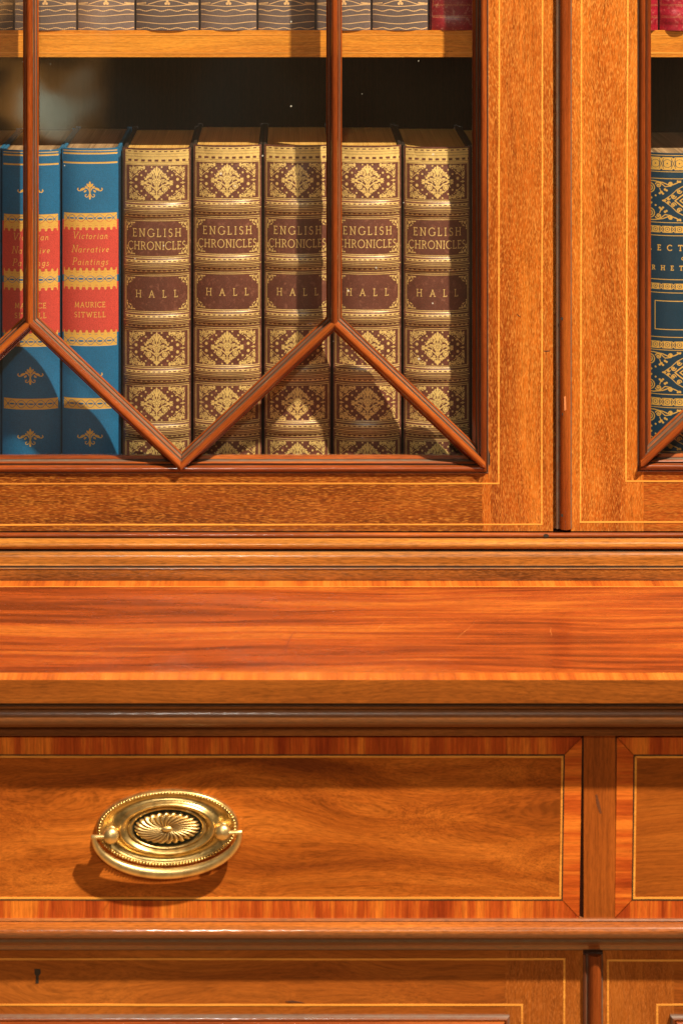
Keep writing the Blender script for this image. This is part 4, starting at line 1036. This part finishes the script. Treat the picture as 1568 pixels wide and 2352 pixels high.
prism('keyhole', [(kx - .0017, kz + .0050), (kx + .0022, kz + .0050), (kx + .0026, kz + .0022), (kx + .0012, kz + .0005), (kx + .0012, kz - .0044), (kx - .0008, kz - .0046), (kx - .0008, kz + .0005), (kx - .0016, kz + .002)], YL - .0001, YL + .002, M['chip'], ld)
prism('chip', [E_(655, 2300), E_(672, 2298), E_(700, 2303), (E_(690, 2303)), E_(665, 2303)], YL - .0002, YL + .001, M['stain'], ld)
lx0, lx1 = fx(1338, YL), fx(1382, YL)
lp = [(0, YL + .002, .6), (.0, YL - .0022, .3), (.0012, YL - .0030, .2), (.0024, YL - .0014, 1.0)]
rr2 = .0043; lp += [(.0075 - rr2 * math.cos(R(a)), YL - .0012 - rr2 * .9 * math.sin(R(a)), .3 if a < 20 else 0) for a in range(0, 181, 18)]
lp += [(.0124, YL - .0012, 1.0), (.0130, YL - .0002, .8), (.0130, YL + .002, .8)]
sweep('astragal', (lx0, fz(2700, YL)), (lx0, fz(2190, YL)), [(-a, b, c) for a, b, c in lp], lambda o: 0, lambda o: 0, M['mould'], cab)

# ------------------------------------------------------------------ brass drop handle
PXH = .0002852
hc = Vector((fx(384, YD - .004), YD - .0004, fz(1903, YD - .004)))
pull = bpy.data.objects.new('drop_handle', None); link(pull, cab); pull['label'] = 'oval brass drop handle with beaded plate and swirled rosette'
pull.location = hc - ORIG[cab.name]; pull.rotation_euler = (0, R(-1.8), 0); ORIG[pull.name] = Vector((0, 0, 0)); pull.empty_display_size = .01
SA, SB = 164 * PXH, 86.5 * PXH
def oval(name, prof, mat, nseg=120):
    """prof: list of (fraction of the way out, forward height in m); an oval dish"""
    v = [(0, -prof[0][1], 0)]; f = []
    for r, h in prof[1:]:
        for i in range(nseg):
            a = 2 * math.pi * i / nseg; v.append((SA * r * math.cos(a), -h, SB * r * math.sin(a)))
    m = len(prof) - 1
    for i in range(nseg):
        f.append((0, 1 + i, 1 + (i + 1) % nseg))
        for j in range(m - 1): a = 1 + j * nseg; f.append((a + i, a + nseg + i, a + nseg + (i + 1) % nseg, a + (i + 1) % nseg))
    return mesh_obj(name, v, f, mat, pull, smooth=60)
oval('backplate', [(0, .0008), (.30, .0008), (.485, .0010), (.495, .0030), (.51, .0037), (.53, .0038), (.548, .0032), (.556, .0026), (.57, .0030), (.60, .0046), (.635, .0056), (.665, .0055), (.69, .0042), (.72, .0028), (.78, .0019), (.86, .0020), (.895, .0030), (.915, .0034), (.975, .0034), (.99, .0028), (1.0, .0016), (1.0, 0.0)], M['brass'])
# dark ground of the sunk oval
oval('ground', [(0, .0013), (.2, .0013), (.482, .0014)], simple('dark_patina', (.03, .035, .025), .45, .5))
# rosette: swirled petals as a relief
v = []; f = []; NT, NR = 26 * 12, 14
ra, rb = 76 * PXH, 36.5 * PXH
for j in range(NR + 1):
    t = .16 + .84 * j / NR
    for i in range(NT):
        a = 2 * math.pi * i / NT; sw = a + .55 * (1 - t)
        ph = abs(math.sin(13 * a)); petal = math.sqrt(max(0, ph)); 
        hgt = (.0016 + .0028 * math.sin(math.pi * min(1, t * .92)) ** .7) * (.25 + .75 * petal); rr_ = t * (1 - .10 * (1 - ph) * (t > .8))
        if j == NR: hgt = .0004; 
        v.append((ra * rr_ * math.cos(sw), -.0012 - hgt, rb * rr_ * math.sin(sw)))
for j in range(NR):
    for i in range(NT): a = j * NT; f.append((a + i, a + (i + 1) % NT, a + NT + (i + 1) % NT, a + NT + i))
mesh_obj('rosette', v, f, M['brass_bail'], pull, smooth=80)
def ball(name, c, rx, ry, rz, mat, n=16):
    bm = bmesh.new(); bmesh.ops.create_uvsphere(bm, u_segments=n, v_segments=n // 2 + 2, radius=1)
    vv = [(c[0] + q.co.x * rx, c[1] + q.co.y * ry, c[2] + q.co.z * rz) for q in bm.verts]
    bm.verts.index_update(); ff = [tuple(q.index for q in p.verts) for p in bm.faces]; bm.free()
    return mesh_obj(name, vv, ff, mat, pull, smooth=80)
ball('rosette_button', (0, -.0046, 0), .0036, .0012, .0018, M['brass_bail'])
# beading: many little pearls round the rim, one part
bm = bmesh.new(); bmesh.ops.create_icosphere(bm, subdivisions=1, radius=1); bv = [q.co.copy() for q in bm.verts]; bm.verts.index_update(); bf = [tuple(q.index for q in p.verts) for p in bm.faces]; bm.free()
v = []; f = []
per = []; 
N0 = 2000; L = 0; last = None; acc = []
for i in range(N0 + 1):
    a = 2 * math.pi * i / N0; p = (SA * .952 * math.cos(a), SB * .948 * math.sin(a))
    if last: L += math.hypot(p[0] - last[0], p[1] - last[1])
    acc.append((L, p)); last = p
nb = 108
for k in range(nb):
    t = L * k / nb; p = next(q for l, q in acc if l >= t)
    o = len(v); v += [(p[0] + c.x * .00112, -.0042 + c.y * .00130, p[1] + c.z * .00112) for c in bv]; f += [tuple(o + i for i in q) for q in bf]
bd = mesh_obj('beading', v, f, M['brass'], pull, smooth=80); bd['kind'] = 'stuff'
PXp = 128 * PXH; ZP = -5 * PXH
for s in (-1, 1):
    # post: stem, collar and ball head
    v = []; f = []; n = 16; pf = [(r_, h_ * .78) for r_, h_ in [(.0040, .0018), (.0034, .0035), (.0024, .0045), (.0024, .0075), (.0040, .0085), (.0052, .0105), (.0053, .0128), (.0046, .0148), (.0030, .0162), (.0001, .0168)]]
    for r, h in pf:
        for i in range(n): a = 2 * math.pi * i / n; v.append((s * PXp + r * math.cos(a), -h, ZP + r * math.sin(a)))
    for j in range(len(pf) - 1):
        for i in range(n): a = j * n; f.append((a + i, a + (i + 1) % n, a + n + (i + 1) % n, a + n + i))
    mesh_obj('post', v, f, M['brass_bail'], pull, smooth=70)
# bail: half oval, thick at the foot, turned in to pins at the posts
BAy = .0105; pathp = []
OA, OB = 171 * PXH, 97 * PXH
for i in range(57):
    a = math.pi + math.pi * i / 56; pathp.append((OA * .975 * math.cos(a), 94 * PXH * math.sin(a) + ZP, a))
v = []; f = []; n = 14
for (x, z, a) in pathp:
    s = abs(math.sin(a)); rw = .0015 + .0019 * s ** .8; rd = .0017 + .0010 * s
    nx, nz_ = OB * math.cos(a), OA * math.sin(a); l = math.hypot(nx, nz_); nx /= l; nz_ /= l
    for i in range(n):
        b_ = 2 * math.pi * i / n; q = rw * math.copysign(abs(math.cos(b_)) ** .8, math.cos(b_)); w_ = rd * math.copysign(abs(math.sin(b_)) ** .8, math.sin(b_))
        v.append((x + nx * q, -BAy + .0036 * s - w_, z + nz_ * q))
for j in range(len(pathp) - 1):
    for i in range(n): a = j * n; f.append((a + i, a + (i + 1) % n, a + n + (i + 1) % n, a + n + i))
f.append(tuple(range(n))); f.append(tuple(range(len(v) - n, len(v))))
mesh_obj('bail', v, f, M['brass_bail'], pull, smooth=60)
for s in (-1, 1):
    v = []; f = []; n = 12
    for j, (xx, r) in enumerate(((PXp, .0014), (OA * .93, .0014), (OA * 1.0, .0016), (OA * 1.01, .0013))):
        for i in range(n): a = 2 * math.pi * i / n; v.append((s * xx, -BAy + r * math.cos(a), ZP + r * math.sin(a)))
    for j in range(3):
        for i in range(n): a = j * n; f.append((a + i, a + (i + 1) % n, a + n + (i + 1) % n, a + n + i))
    f.append(tuple(range(n))); f.append(tuple(range(3 * n, 4 * n)))
    mesh_obj('pivot_pin', v, f, M['brass_bail'], pull, smooth=60)
